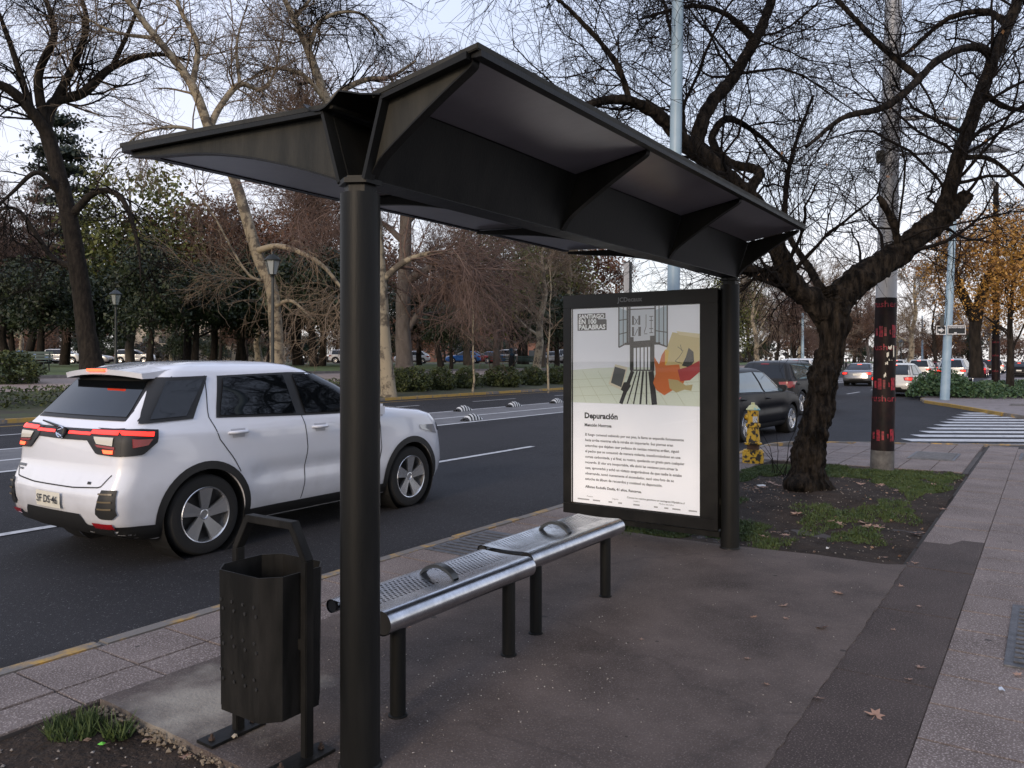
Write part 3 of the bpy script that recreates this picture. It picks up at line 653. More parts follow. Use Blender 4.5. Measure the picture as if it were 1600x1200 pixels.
# ---------------------------------------------------------------- litter bin
m_bin = mat('bin_steel', (.007,.007,.0065), .5, spec=.18, c2=(.022,.0205,.019), lo=.4, hi=.72, scale=9, detail=7, stretch=(1,1,.25), bump=.1, bscale=30, rvar=.12)
bn = thing('litter_bin', (-.08,.405,0), 'dark metal litter bin on hoop frame at the near post', 'litter bin')
hx, hy, c, zb, zt = .155, .178, .062, .17, .712
octo = [(-hx+c,-hy),(hx-c,-hy),(hx,-hy+c),(hx,hy-c),(hx-c,hy),(-hx+c,hy),(-hx,hy-c),(-hx,-hy+c)]
V = [(x,y,zt) for x,y in octo] + [(x*.97,y*.97,zt) for x,y in octo] + [(x*.97,y*.97,zb+.02) for x,y in octo] + [(x*.96,y*.96,zb) for x,y in octo]
F = [tuple(range(16,24)), tuple(range(24,32))[::-1]]
for i in range(8):
    j = (i+1)%8; F += [(i,j,8+j,8+i),(8+i,8+j,16+j,16+i),(i,24+i,24+j,j)]
body_ = MB().add(V,F).build('bin_body', m_bin, bn, bevel=0)
for r in range(3):
    for k in range(4):
        for q in range(2):
            y = .105-.065*k+ (-.013 if q else 0); z = .60-.135*r-.0*k - (.033 if q else 0)
            b = MB(); b.lathe([(.0068,0),(.0068,.004)], 12, Matrix.Translation((-hx*(.985 if z < .5 else .995)-.0032, y, z)) @ Matrix.Rotation(math.pi/2,4,'Y')); b.build('drain_hole', m_rubber, body_)
fy = .205
for s in (-1,1):
    b = MB(); b.box(-.02,.02, s*fy-.016, s*fy+.016, .006, .76); b.build('frame_leg', m_bin, bn, bevel=.003)
    b = MB(); b.box(-.16,.10, s*fy-.05, s*fy+.05, .006, .018); ft = b.build('foot_plate', m_bin, bn, bevel=.002)
    for xx in (-.125, .07):
        b = MB(); b.lathe([(.013,.018),(.013,.028),(.006,.029),(.006,.042)], 6, Matrix.Translation((xx, s*fy, 0))); b.build('bolt', mat('rusty_bolt',(.05,.03,.02),.8), ft)
    b = MB(); b.box(-.018,.018, min(s*.17,s*fy), max(s*.17,s*fy)-.0, .42,.46); b.build('pivot_bracket', m_bin, bn)
# bent top hoop
hoop = [(-fy,.76),(-fy+.075,.885),(fy-.075,.885),(fy,.76)]
V=[];
for i,(y,z) in enumerate(hoop):
    dy,dz = [(0,.0),(-.006,.010),(.006,.010),(0,0)][i]
    ny,nz = [(1,0),(.45,-.9),(-.45,-.9),(-1,0)][i]
    wv=.032
    V += [(-.02,y-ny*.016,z-nz*.016),(.02,y-ny*.016,z-nz*.016),(.02,y+ny*.016,z+nz*.016),(-.02,y+ny*.016,z+nz*.016)]
F=[(0,1,2,3),(12,13,14,15)]
for i in range(3):
    for c_ in range(4): F.append((4*i+c_,4*i+(c_+1)%4,4*i+4+(c_+1)%4,4*i+4+c_))
MB().add(V,F).build('top_hoop', m_bin, bn, bevel=.002)

# ---------------------------------------------------------------- fire hydrant
def hydrant_mat(name, c):
    return mat(name, c, .5, c2=(.025,.018,.012), scale=13, lo=.50, hi=.56, detail=3, bump=.15, bscale=30, coords='obj')
m_hy = hydrant_mat('hydrant_yellow', (.62,.36,.02)); m_hc = mat('hydrant_cap', (.52,.52,.28), .5, c2=(.10,.42,.5), scale=3, lo=.55, hi=.62, coords='obj')
hd = thing('fire_hydrant', (9.68,1.52,0), 'chipped yellow fire hydrant with pale green cap by the kerb', 'fire hydrant')
def lat(name, prof, m, par=hd, k=26): return MB().lathe(prof, k).build(name, m, par, smooth=35)
lat('base', [(.155,0),(.155,.16),(.15,.165)], m_hy); lat('base_flange', [(.125,.165),(.14,.17),(.14,.19),(.12,.195)], m_hy)
lat('neck', [(.09,.195),(.09,.27)], mat('rust',(.07,.035,.02),.8)); b1 = lat('barrel', [(.125,.27),(.128,.275),(.128,.295),(.105,.30),(.082,.52),(.082,.53)], m_hy)
lat('collar', [(.10,.53),(.105,.535),(.105,.575),(.10,.58)], m_hy); hb = lat('head', [(.08,.58),(.08,.78)], m_hy)
lat('cap', [(.102,.78),(.102,.795),(.085,.81),(.06,.845),(.03,.86),(.028,.862),(.028,.89),(.024,.893)], m_hc)
MB().lathe([(.045,.06),(.045,.115),(.055,.117),(.055,.14)], 16, Matrix.Translation((0,0,.67)) @ Matrix.Rotation(math.radians(60),4,'Z') @ Matrix.Rotation(math.pi/2,4,'Y')).build('outlet', m_hy, hd, smooth=35)
st = [(-.0822*math.cos(a), -.0822*math.sin(a)) for a in np.linspace(.25, 1.15, 7)]
V=[];
for x,y in st: V += [(x,y,.60),(x,y,.69)]
MB().add(V,[(2*i,2*i+2,2*i+3,2*i+1) for i in range(6)]).build('sticker', mat('sticker_paper',(.6,.62,.65),.6,c2=(.05,.05,.06),scale=40,lo=.55,hi=.6,coords='obj'), hd)
# ---------------------------------------------------------------- cars
m_glass = mat('tinted_glass', (.004,.005,.006), .03, spec=.55)
m_glass2 = mat('clear_teal_glass', (.03,.06,.065), .03, spec=.9, coat=.5, c2=(.06,.10,.105), scale=2.5)
m_black = mat('car_black_plastic', (.012,.012,.012), .55)
m_seam = mat('panel_gap', (.02,.02,.022), .8)
m_tyre = mat('tyre', (.011,.011,.011), .85)
m_rim = mat('alloy', (.72,.73,.75), .25, metal=.9)
m_chrome = mat('chrome', (.7,.7,.72), .08, metal=1)
m_tail = mat('tail_red', (.25,.006,.008), .15, coat=.6); m_tailon = mat('tail_lit', (.6,.02,.015), .3, emit=(1,.03,.018), estr=1.7)
m_brakeon = mat('brake_lit', (.8,.1,.03), .3, emit=(1,.07,.025), estr=3.0)
m_lens = mat('clear_lens', (.55,.52,.45), .15, coat=.6); m_plate_w = mat('number_plate', (.62,.60,.52), .5); m_txt = mat('plate_ink', (.02,.02,.025), .6)
m_hl = mat('headlamp', (.35,.37,.40), .08, metal=.6)

SUV = dict(L=4.20, z=[.20,.27,.36,.48,.58,.66,.76,.92,1.01,1.06,1.10,1.14,1.22,1.36,1.46,1.53,1.575,1.605,1.62],
    xr=[.30,.10,.03,.0,.0,.03,.07,.085,.095,.12,.16,.20,.28,.40,.49,.56,.66,.85,1.3],
    xf=[3.98,4.12,4.18,4.20,4.19,4.175,4.15,4.09,4.0,3.80,3.42,3.05,2.84,2.56,2.33,2.16,2.02,1.85,1.6],
    hw=[.74,.80,.825,.84,.845,.848,.85,.852,.845,.825,.80,.778,.745,.695,.652,.612,.56,.47,.28],
    rr=[.12,.14,.15,.16,.17,.17,.17,.17,.16,.15,.15,.14,.14,.13,.13,.13,.14,.16,.16], fr=[.3,.34,.36,.36,.36,.36,.36,.36,.38,.36,.34,.32,.30,.26,.24,.22,.22,.22,.18],
    wx=(.80,3.42), wr=.335, wy=.735)
def sedan(L=4.45, H=1.45):
    return dict(L=L, z=[.19,.26,.36,.48,.6,.7,.8,.88,.93,.97,1.0,1.04,1.15,H-.17,H-.08,H-.04,H-.012,H],
    xr=[.3,.1,.03,0,.02,.04,.05,.07,.10,.20,.42,.72,.92,1.22,1.42,1.58,1.8,2.1],
    xf=[L-.22,L-.1,L-.03,L,L-.02,L-.06,L-.14,L-.35,L-.7,L-1.05,L-1.28,L-1.4,L-1.58,L-1.85,L-2.02,L-2.14,L-2.3,L-2.4],
    hw=[.74,.81,.85,.87,.875,.88,.875,.865,.855,.835,.81,.79,.75,.67,.62,.57,.47,.28],
    rr=[.14,.2,.22,.24,.24,.24,.22,.2,.2,.2,.2,.2,.2,.18,.16,.16,.16,.14], fr=[.3,.36,.4,.4,.4,.4,.4,.4,.4,.36,.34,.32,.3,.26,.24,.22,.2,.16],
    wx=(.98,L-.92), wr=.32, wy=.75)
def hatch(L=4.3, H=1.48):
    d = sedan(L, H); d['xr'] = [.3,.1,.03,0,.02,.05,.08,.10,.12,.14,.17,.22,.36,.66,.80,.90,1.1,1.5]; d['wx'] = (.85, L-.9); return d
def bigsuv(L=4.6, H=1.70):
    k = H/1.62; d = dict(SUV); d['L'] = L; d['z'] = [z*k for z in SUV['z']]; d['xf'] = [x+L-4.2 for x in SUV['xf']]; d['hw'] = [h*1.05 for h in SUV['hw']]
    d['xr'] = [.3,.1,.03,0,0,.03,.05,.06,.07,.08,.10,.12,.16,.24,.30,.36,.46,.7,1.2]; d['wx'] = (.9, L-.85); d['wr'] = .36; d['wy'] = .78; return d
NS, NC, NE = 26, 7, 9      # points along a side, round a corner, across an end
def outline(xr, xf, hw, rr, fr, L):
    rr = min(rr, hw*.9); fr = min(fr, hw*.9, (xf-xr)*.45); pts = []
    def wy(x): q = (x - L*.47)/(L*.5); return hw*(1 - .045*q*q)
    for i in range(NS):                                                   # right side (-y), rear to front
        x = xr+rr + (xf-fr-xr-rr)*i/(NS-1); pts.append((x, -wy(x)))
    y1 = wy(xf-fr)
    for i in range(1, NC+1): q = math.pi/2*i/NC; pts.append((xf-fr+fr*math.sin(q), -(y1-fr)-fr*math.cos(q)))
    for i in range(1, NE): pts.append((xf + .03*(1-(2*i/NE-1)**2), -(y1-fr)+2*(y1-fr)*i/NE))
    for i in range(0, NC+1): q = math.pi/2*i/NC; pts.append((xf-fr+fr*math.cos(q), (y1-fr)+fr*math.sin(q)))
    for i in range(1, NS): x = xf-fr + (xr+rr-xf+fr)*i/(NS-1); pts.append((x, wy(x)))
    y2 = wy(xr+rr)
    for i in range(1, NC+1): q = math.pi/2*i/NC; pts.append((xr+rr-rr*math.sin(q), (y2-rr)+rr*math.cos(q)))
    for i in range(1, NE): pts.append((xr - .035*(1-(2*i/NE-1)**2), (y2-rr)-2*(y2-rr)*i/NE))
    for i in range(0, NC): q = math.pi/2*i/NC; pts.append((xr+rr-rr*math.cos(q), -(y2-rr)-rr*math.sin(q)))
    return pts
def car_body(S):
    zs = np.array(S['z']); fine = np.unique(np.concatenate([zs] + [np.linspace(a, b, 4)[1:-1] for a, b in zip(zs[:-1], zs[1:])]))
    f = lambda k, z: float(np.interp(z, zs, S[k])); V = []; n = None
    for z in fine:
        o = outline(f('xr',z), f('xf',z), f('hw',z), f('rr',z), f('fr',z), S['L']); n = len(o)
        for x, y in o:
            yy = y
            for wx in S['wx']:                                              # fender bulges
                d = math.hypot(x-wx, z-S['wr']); b = math.exp(-((d-.42)/.16)**2)*.022
                if abs(y) > .6*f('hw',z): yy += math.copysign(b, y)
            if .45 < z < .95: yy -= math.copysign(.026*math.exp(-((z-.62)/.085)**2)*(1 if S['wx'][0]+.5 < x < S['wx'][1]-.5 else 0), y)   # door hollow
            V.append((x, yy, z))
    F = []; m = len(fine)
    for i in range(m-1):
        for j in range(n): F.append((i*n+j, i*n+(j+1) % n, (i+1)*n+(j+1) % n, (i+1)*n+j))
    F += [tuple(range(n))[::-1], tuple((m-1)*n+j for j in range(n))]
    return V, F
def cut_arches(me, S):
    o = bpy.data.objects.new('tmp', me); COL.objects.link(o); cut = []
    for wx in S['wx']:
        for s in (-1, 1):
            b = MB(); b.lathe([(S['wr']+.055,-.2),(S['wr']+.055,.45)], 40, Matrix.Translation((wx, s*(S['wy']-.0), S['wr'])) @ Matrix.Rotation(-s*math.pi/2, 4, 'X'))
            c = b.build('cut', None); cut.append(c); md = o.modifiers.new('b', 'BOOLEAN'); md.operation = 'DIFFERENCE'; md.object = c; md.solver = 'EXACT'
    dg = bpy.context.evaluated_depsgraph_get(); dg.update(); me2 = bpy.data.meshes.new_from_object(o.evaluated_get(dg))
    for c in cut: bpy.data.objects.remove(c)
    bpy.data.objects.remove(o); return me2
def wheel(par, x, y, r, side, m_r=None, spokes=5):
    w_ = MB(); prof = [(r*.69,-.10),(r*.80,-.108),(r*.94,-.10),(r*.99,-.08),(r,-.06),(r,.06),(r*.99,.08),(r*.94,.10),(r*.80,.108),(r*.69,.10)]
    M0 = Matrix.Translation((x, y, r)) @ Matrix.Rotation(math.pi/2*(-side), 4, 'X')   # local +z points outward
    o = w_.lathe(prof, 44, M0, caps=False).build('wheel', m_tyre, par, smooth=40)
    rm = MB(); R = r*.695; rm.lathe([(R,.10),(R*.985,.104),(R*.95,.10),(R*.93,.055),(R*.90,-.04),(R*.3,-.05)], 44, M0, caps=False)
    rm.lathe([(R*.24,.045),(R*.24,.075),(R*.16,.08),(R*.15,.07)], 20, M0)
    for i in range(spokes):
        for dq, wd, tw in ((0, .052, .05), (.30, .022, .02)):
            q = 2*math.pi*i/spokes + dq + .2; Q = M0 @ Matrix.Rotation(q, 4, 'Z')
            a, b = R*.16, R*.965; w0, w1 = wd*.62, wd*1.0
            vs = [(a,-w0,.052),(b,-w1,.066),(b,w1,.066),(a,w0,.052),(a,-w0,.078),(b,-w1+.004,.094),(b,w1-.004,.094),(a,w0,.078)]
            rm.add([Q @ Vector(v) for v in vs], [(3,2,1,0),(4,5,6,7),(0,1,5,4),(1,2,6,5),(2,3,7,6),(3,0,4,7)])
    ri = rm.build('rim', m_r or m_rim, o, smooth=35)
    bk = MB(); bk.lathe([(.02,.02),(R*.92,.02),(R*.92,.0),(.02,.0)], 30, M0); bk.build('brake_disc', m_black, o)
    return o
class Proj:
    """lays patches on a car body: 'S' side (-y when s=-1), 'R' rear, 'F' front, 'T' top"""
    def __init__(s, me): s.bvh = BVHTree.FromPolygons([v.co for v in me.vertices], [tuple(p.vertices) for p in me.polygons])
    def pt(s, ax, a, b, off):
        if ax == 'S-': o, d = Vector((a, -2, b)), Vector((0,1,0))
        elif ax == 'S+': o, d = Vector((a, 2, b)), Vector((0,-1,0))
        elif ax == 'R': o, d = Vector((-2, a, b)), Vector((1,0,0))
        elif ax == 'F': o, d = Vector((8, a, b)), Vector((-1,0,0))
        else: o, d = Vector((a, b, 4)), Vector((0,0,-1))
        loc, nr, _, _ = s.bvh.ray_cast(o, d)
        if loc is None:
            loc, nr, _, _ = s.bvh.find_nearest(o + d*1.2)
        if nr.dot(d) > 0: nr = -nr
        return loc + (nr*.6 - d*.4).normalized()*off
    def patch(s, mb, ax, low, up, off, n=10, m=6):
        A = [low[0]] ; lo = resample(low, n); hi = resample(up, n); V = []
        for j in range(m+1):
            for i in range(n):
                f = j/m; V.append(s.pt(ax, lo[i][0]*(1-f)+hi[i][0]*f, lo[i][1]*(1-f)+hi[i][1]*f, off))
        F = [(j*n+i, j*n+i+1, (j+1)*n+i+1, (j+1)*n+i) for j in range(m) for i in range(n-1)]
        return mb.add(V, F)
    def line(s, mb, ax, pts, wd, off, n=24):
        P = resample(pts, n); lo, hi = [], []
        for i in range(n):
            a = P[max(i-1,0)]; b = P[min(i+1,n-1)]; dx, dy = b[0]-a[0], b[1]-a[1]; L = math.hypot(dx,dy) or 1
            lo.append((P[i][0]+dy/L*wd/2, P[i][1]-dx/L*wd/2)); hi.append((P[i][0]-dy/L*wd/2, P[i][1]+dx/L*wd/2))
        V = [s.pt(ax, *q, off) for q in lo] + [s.pt(ax, *q, off) for q in hi]
        return mb.add(V, [(i, i+1, n+i+1, n+i) for i in range(n-1)])
def resample(pts, n):
    P = np.array(pts, float); d = np.concatenate([[0], np.cumsum(np.hypot(*np.diff(P, axis=0).T))]); t = np.linspace(0, d[-1], n)
    return list(zip(np.interp(t, d, P[:,0]), np.interp(t, d, P[:,1])))
def make_car(S, paint, loc, rz, label, style, detail=1, group=None, lit=True, glass=None):
    glass = glass or m_glass
    t = thing('parked_car' if group and 'parked' in group else 'car', loc, label, 'car', group, rz)
    V, F = car_body(S); me = bpy.data.meshes.new('body'); me.from_pydata(V, [], F); me.update()
    bmx = bmesh.new(); bmx.from_mesh(me); bmesh.ops.recalc_face_normals(bmx, faces=bmx.faces); bmx.to_mesh(me); bmx.free()
    pj = Proj(me); me2 = cut_arches(me, S)
    me2.polygons.foreach_set('use_smooth', [True]*len(me2.polygons)); me2.set_sharp_from_angle(angle=math.radians(32)); me2.materials.clear()
    body = link('body', me2, paint, t); L, zs = S['L'], S['z']; H = zs[-1]; f = lambda k, z: float(np.interp(z, zs, S[k])); r = S['wr']
    zb = 1.02*H/1.62 if style != 'sedan' and style != 'hatch' else .93        # belt line
    zt = H-.10
    for wx in S['wx']:
        for s in (-1, 1):
            wheel(t, wx, s*(S['wy']), r, s)
            lin = MB(); lin.lathe([(r+.053,-.17),(r+.053,.10)], 30, Matrix.Translation((wx, s*S['wy'], r)) @ Matrix.Rotation(-s*math.pi/2,4,'X'), caps=False); lin.lathe([(.02,-.17),(r+.05,-.17)], 30, Matrix.Translation((wx, s*S['wy'], r)) @ Matrix.Rotation(-s*math.pi/2,4,'X'), caps=False); lin.build('arch_liner', m_black, t)
            if style in ('raize', 'suv'):
                c = MB(); R0, R1 = r+.05, r+.115; n = 30; vs = []
                for i in range(n):
                    q = math.radians(-22 + 224*i/(n-1))
                    for R in (R0, R1):
                        z = max(.215, r+R*math.sin(q)); p = pj.pt('S-' if s < 0 else 'S+', wx+R*math.cos(q), z, .006 if R == R1 else .012); vs.append(p)
                c.add(vs, [(2*i,2*i+1,2*i+3,2*i+2) for i in range(n-1)]).build('arch_trim', m_black, t, smooth=60)
    # sill and lower cladding
    for s, ax in ((-1,'S-'),(1,'S+')):
        c = MB(); pj.patch(c, ax, [(S['wx'][0]+r+.04,.215),(S['wx'][1]-r-.04,.215)], [(S['wx'][0]+r+.10,.315),(S['wx'][1]-r-.10,.315)], .008, 16, 3); c.build('sill_cladding', m_black, t, smooth=60); c = MB(); pj.patch(c, ax, [(.10,.215),(S['wx'][0]-r-.05,.215)], [(.07,.35),(S['wx'][0]-r-.09,.33)], .010, 10, 4); c.build('corner_cladding', m_black, t, smooth=60)
        # side glass: dark surround then panes
        xr_b, xr_t = f('xr',zb), f('xr',zt); xf_b, xf_t = f('xf',zb+.05), f('xf',zt)
        if style == 'raize':
            panes = [([(.34,1.15),(.66,1.16)], [(.56,1.445),(.90,1.455)]), ([(.98,1.15),(1.80,1.125)], [(1.10,1.465),(1.76,1.482)]), ([(1.92,1.12),(2.90,1.10)], [(1.88,1.485),(2.34,1.475)])]
            sur = ([(.94,1.13),(1.85,1.10),(3.0,1.08)], [(1.05,1.485),(1.85,1.507),(2.38,1.498)]); sur2 = ([(.25,1.12),(.72,1.135)], [(.49,1.475),(.95,1.485)])
        else:
            x0, x1 = xr_b+.42, xf_b-.10; q0, q1 = xr_t+.18, xf_t-.05; xm = (x0+x1)/2-.05; qm = (q0+q1)/2
            panes = [([(x0,zb+.05),(xm-.05,zb+.035)], [(q0+.02,zt-.02),(qm-.04,zt)]), ([(xm+.05,zb+.03),(x1-.05,zb+.02)], [(qm+.05,zt),(q1-.10,zt-.02)])]
            sur = ([(x0-.05,zb+.02),(x1,zb)], [(q0-.03,zt+.01),(q1-.05,zt+.015)]); sur2 = None
        c = MB(); pj.patch(c, ax, sur[0], sur[1], .005, 16, 8)
        if sur2: c.build('window_surround', m_black, t, smooth=60); c = MB(); pj.patch(c, ax, sur2[0], sur2[1], .011, 16, 14)
        c.build('window_surround', m_black, t, smooth=60)
        for lo, up in panes:
            c = MB(); pj.patch(c, ax, lo, up, .017, 14, 10); c.build('side_window', glass, t, smooth=60)
        if detail:
            dr = [((.93,1.49),(.87,1.15),(.93,.95),(1.06,.78),(1.13,.66)), ((1.86,1.12),(1.90,.8),(1.87,.45),(1.84,.32)), ((2.90,1.06),(2.93,.7),(2.88,.45),(2.86,.33))] if style == 'raize' else [((xm,zb),(xm+.02,.6),(xm-.02,.33)), ((x1+.02,zb),(x1+.03,.6),(x1-.05,.33)), ((x0-.02,zb),(x0+.02,.75),(S['wx'][0]+.42,.55))]
            for d_ in dr: c = MB(); pj.line(c, ax, d_, .009, .0025); c.build('door_seam', m_seam, t)
            hs = [(1.46, .955), (2.36,.935)] if style == 'raize' else [(xm-.30, zb-.10), (xm+.75, zb-.12)]
            if style == 'raize': hs = [(1.12,1.0), (2.06,.985)]
            else: hs = [(x0+.12, zb-.09), (xm+.16, zb-.10)]
            for hx_, hz in hs:
                c = MB(); P = [pj.pt(ax, hx_+a, hz, 0) for a in (-.10,-.07,.07,.10)]; o_ = Vector((0, s, 0))
                c.tube([P[0], P[1]+o_*.028, P[2]+o_*.028, P[3]], [.012,.016,.016,.010], 8); c.build('door_handle', paint, t, smooth=60)
                c = MB(); pj.patch(c, ax, [(hx_-.06,hz-.045),(hx_+.06,hz-.045)], [(hx_-.075,hz+.03),(hx_+.075,hz+.03)], .0015, 8, 4); c.build('handle_recess_shade', mat('recess_shade',(.40,.41,.45),.3) if style == 'raize' else m_black, t, smooth=60)  # shade behind the handle painted as a darker patch; the door has no hollow
        # door mirror
        mx_ = 2.74 if style == 'raize' else xf_b-.30; c = MB(); p = pj.pt(ax, mx_, zb+.09, 0); c.box(-.06,.07,-.10,.10,-.065,.065, Matrix.Translation(p+Vector((0,s*.13,0)))); c.build('mirror', paint if style == 'raize' else m_black, t, bevel=.025, smooth=50)
    # screens
    zr0, zr1 = (1.16,1.455) if style == 'raize' else ((zb+.06, zt-.02) if style != 'sedan' else (1.03, zt-.01))
    c = MB(); kk = .955 if style == 'raize' else .93; w0, w1 = f('hw',zr0)*kk, f('hw',zr1)*kk; pj.patch(c, 'R', [(-w0,zr0-.02),(w0,zr0-.02)], [(-w1,zr1+.03),(w1,zr1+.03)], .005, 16, 8); c.build('rear_screen_surround', m_black, t, smooth=60)
    c = MB(); pj.patch(c, 'R', [(-w0*.86,zr0+.01),(w0*.86,zr0+.01)], [(-w1*.86,zr1-.01),(w1*.86,zr1-.01)], .011, 16, 8); c.build('rear_screen', m_glass, t, smooth=60)
    zf0 = zb+.12; c = MB(); w0, w1 = f('hw',zf0)*.88, f('hw',zt)*.86; pj.patch(c, 'F', [(-w0,zf0),(w0,zf0)], [(-w1,zt),(w1,zt)], .008, 16, 8); c.build('windscreen', m_glass, t, smooth=60)
    # lower rear cladding, plate, lamps
    c = MB(); wv = f('hw',.4)*.86; pj.patch(c, 'R', [(-wv*.97,.215),(wv*.97,.215)], [(-wv,.35),(-.45,.35),(-.40,.43),(.40,.43),(.45,.35),(wv,.35)], .010, 30, 4); c.build('bumper_cladding', m_black, t, smooth=60)
    c = MB(); pj.patch(c, 'F', [(-wv*.8,.22),(wv*.8,.22)], [(-wv*.8,.42),(wv*.8,.42)], .010, 16, 4); c.build('front_grille', m_black, t, smooth=60)
    for s in (-1,1):
        c = MB(); pj.patch(c, 'F', [(s*.42,.74),(s*.74,.80)], [(s*.42,.84),(s*.78,.90)], .012, 8, 4); pj.patch(c, 'S-' if s < 0 else 'S+', [(L-.62,.85),(L-.32,.78)], [(L-.66,.90),(L-.38,.89)], .010, 8, 4); c.build('headlamp', m_hl, t, smooth=60)
    if style == 'raize': raize_rear(t, pj, S, paint)
    else:
        zl = .80 if style in ('sedan','hatch') else .92
        on = m_tailon if lit else m_tail
        for s in (-1,1):
            wv = f('hw',zl); c = MB(); pj.patch(c, 'R', [(s*wv*.60,zl-.07),(s*wv*.97,zl-.10)], [(s*wv*.56,zl+.07),(s*wv*.97,zl+.09)], .014, 8, 5)
            pj.patch(c, 'S-' if s < 0 else 'S+', [(.10,zl-.09),(.34,zl-.02)], [(.10,zl+.09),(.40,zl+.08)], .012, 8, 4); c.build('tail_lamp', m_tail, t, smooth=60)
            c = MB(); pj.patch(c, 'R', [(s*wv*.66,zl-.045),(s*wv*.93,zl-.06)], [(s*wv*.66,zl+.035),(s*wv*.93,zl+.04)], .020, 6, 4); c.build('lamp_glow', on, t, smooth=60)
        c = MB(); zc = zt-.015; pj.patch(c, 'R', [(-.12,zc-.012),(.12,zc-.012)], [(-.12,zc+.012),(.12,zc+.012)], .022, 6, 3); c.build('high_brake_lamp', m_brakeon if lit else m_tail, t, smooth=60)
        zp = .72 if style != 'suv' else .68
        c = MB(); pj.patch(c, 'R', [(-.20,zp-.06),(.20,zp-.06)], [(-.20,zp+.06),(.20,zp+.06)], .015, 8, 3); c.build('number_plate', m_plate_w, t)
    b = MB(); b.box(.5, L-.5, -.6, .6, .17, .24); b.build('underbody', m_black, t)
    return t
def raize_rear(t, pj, S, paint):
    # full-width lamp band
    c = MB(); pj.patch(c, 'R', [(-.715,1.010),(-.4,0.990),(0,0.985),(.4,0.990),(.715,1.010)], [(-.715,1.090),(-.4,1.075),(0,1.072),(.4,1.075),(.715,1.090)], .010, 30, 4); c.build('lamp_band', m_black, t, smooth=60)
    for s in (-1, 1):
        ax = 'S-' if s < 0 else 'S+'
        c = MB(); pj.patch(c, 'R', [(s*.36,1.000),(s*.50,0.890),(s*.755,0.880)], [(s*.34,1.070),(s*.55,1.080),(s*.745,1.082)], .014, 14, 6)
        pj.patch(c, ax, [(.095,0.880),(.24,0.890),(.36,0.975)], [(.10,1.082),(.26,1.082),(.385,1.070)], .014, 14, 6)
        tl = c.build('tail_lamp', m_black, t, smooth=60)
        c = MB(); pj.patch(c, 'R', [(s*.40,1.040),(s*.715,1.040)], [(s*.40,1.065),(s*.715,1.070)], .021, 12, 3); pj.patch(c, ax, [(.13,1.040),(.33,1.020)], [(.13,1.068),(.345,1.055)], .020, 8, 3); c.build('tail_glow', m_tailon, tl, smooth=60)
        c = MB(); pj.patch(c, 'R', [(s*.50,0.970),(s*.69,0.960)], [(s*.455,1.020),(s*.69,1.020)], .020, 8, 4); c.build('clear_lens', m_lens, tl, smooth=60)
        c = MB(); pj.patch(c, ax, [(.17,0.945),(.28,0.960)], [(.17,1.010),(.32,1.005)], .020, 6, 4); c.build('red_lens', m_tail, tl, smooth=60); c = MB(); pj.patch(c, 'R', [(s*.52,0.945),(s*.71,0.935)], [(s*.48,0.963),(s*.71,0.953)], .020, 8, 3); c.build('red_lens', m_tail, tl, smooth=60)
        c = MB(); pj.patch(c, 'R', [(s*.60,0.900),(s*.70,0.900)], [(s*.58,0.927),(s*.70,0.927)], .021, 8, 3); c.build('brake_glow', m_brakeon, tl, smooth=60)
        # bumper corner vent
        c = MB(); pj.patch(c, 'R', [(s*.60,.445),(s*.64,.41),(s*.745,.41),(s*.775,.445)], [(s*.66,.63),(s*.775,.63)], .012, 10, 5); v = c.build('corner_vent', m_black, t, smooth=60)
        c = MB()
        for zz in (.49,.545,.60): pj.line(c, 'R', [(s*.645,zz),(s*.755,zz)], .012, .022, 6)
        c.build('vent_slat', mat('bronze_slat',(.12,.09,.05),.4), v)
        c = MB(); pj.patch(c, 'R', [(s*.56,.335),(s*.74,.335)], [(s*.54,.375),(s*.74,.375)], .018, 8, 3); c.build('reflector', m_tail, t, smooth=60)
        # roof rail
        c = MB(); c.tube([(1.0,s*.56,1.60),(1.15,s*.555,1.625),(2.0,s*.545,1.635),(2.15,s*.54,1.60)], .014, 8); 
    c = MB(); pj.line(c, 'R', [(-.40,1.04),(-.1,1.04)], .022, .019, 12); pj.line(c, 'R', [(.1,1.04),(.40,1.04)], .022, .019, 12); c.build('light_bar', m_tailon, t, smooth=60)
    # emblem: plain chrome oval ring with bars
    c = MB(); e0 = pj.pt('R', 0, 1.03, .03)
    ring = [(e0.x, e0.y+.058*math.cos(q), e0.z+.046*math.sin(q)) for q in np.linspace(0, 2*math.pi, 25)]
    c.tube(ring, .008, 6, caps=False); c.tube([(e0.x, e0.y-.03, e0.z-.028),(e0.x,e0.y-.03,e0.z+.03)], .007, 6); c.tube([(e0.x, e0.y-.03, e0.z+.028),(e0.x,e0.y+.03,e0.z+.016),(e0.x,e0.y+.034,e0.z-.01),(e0.x,e0.y-.03,e0.z-.03)], .007, 6)
    c.build('emblem', m_chrome, t, smooth=50)
    # plate and its lettering, tailgate cut lines, model badge
    c = MB(); pj.patch(c, 'R', [(-.18,.455),(.18,.455)], [(-.18,.575),(.18,.575)], .024, 8, 3); pl_ = c.build('number_plate', m_plate_w, t)
    vs, fs = text_pts('SF DS·46', width=.31, bold=.012); q = pj.pt('R', 0, .515, .027)
    MB().add([(q.x-.004, .155-x, .487+y) for x, y in vs], fs).build('plate_lettering', m_txt, pl_)
    c = MB(); pj.line(c, 'R', [(-.70,.74),(-.62,.645),(-.3,.625),(.3,.625),(.62,.645),(.70,.74)], .010, .003, 40); c.build('tailgate_seam', m_seam, t)
    c = MB(); pj.line(c, 'R', [(.55,.735),(.68,.735)], .022, .006, 8); pj.line(c, 'R', [(.58,.705),(.64,.705)], .016, .006, 8); c.build('model_badge', mat('badge',(.12,.12,.13),.3,metal=.8), t)
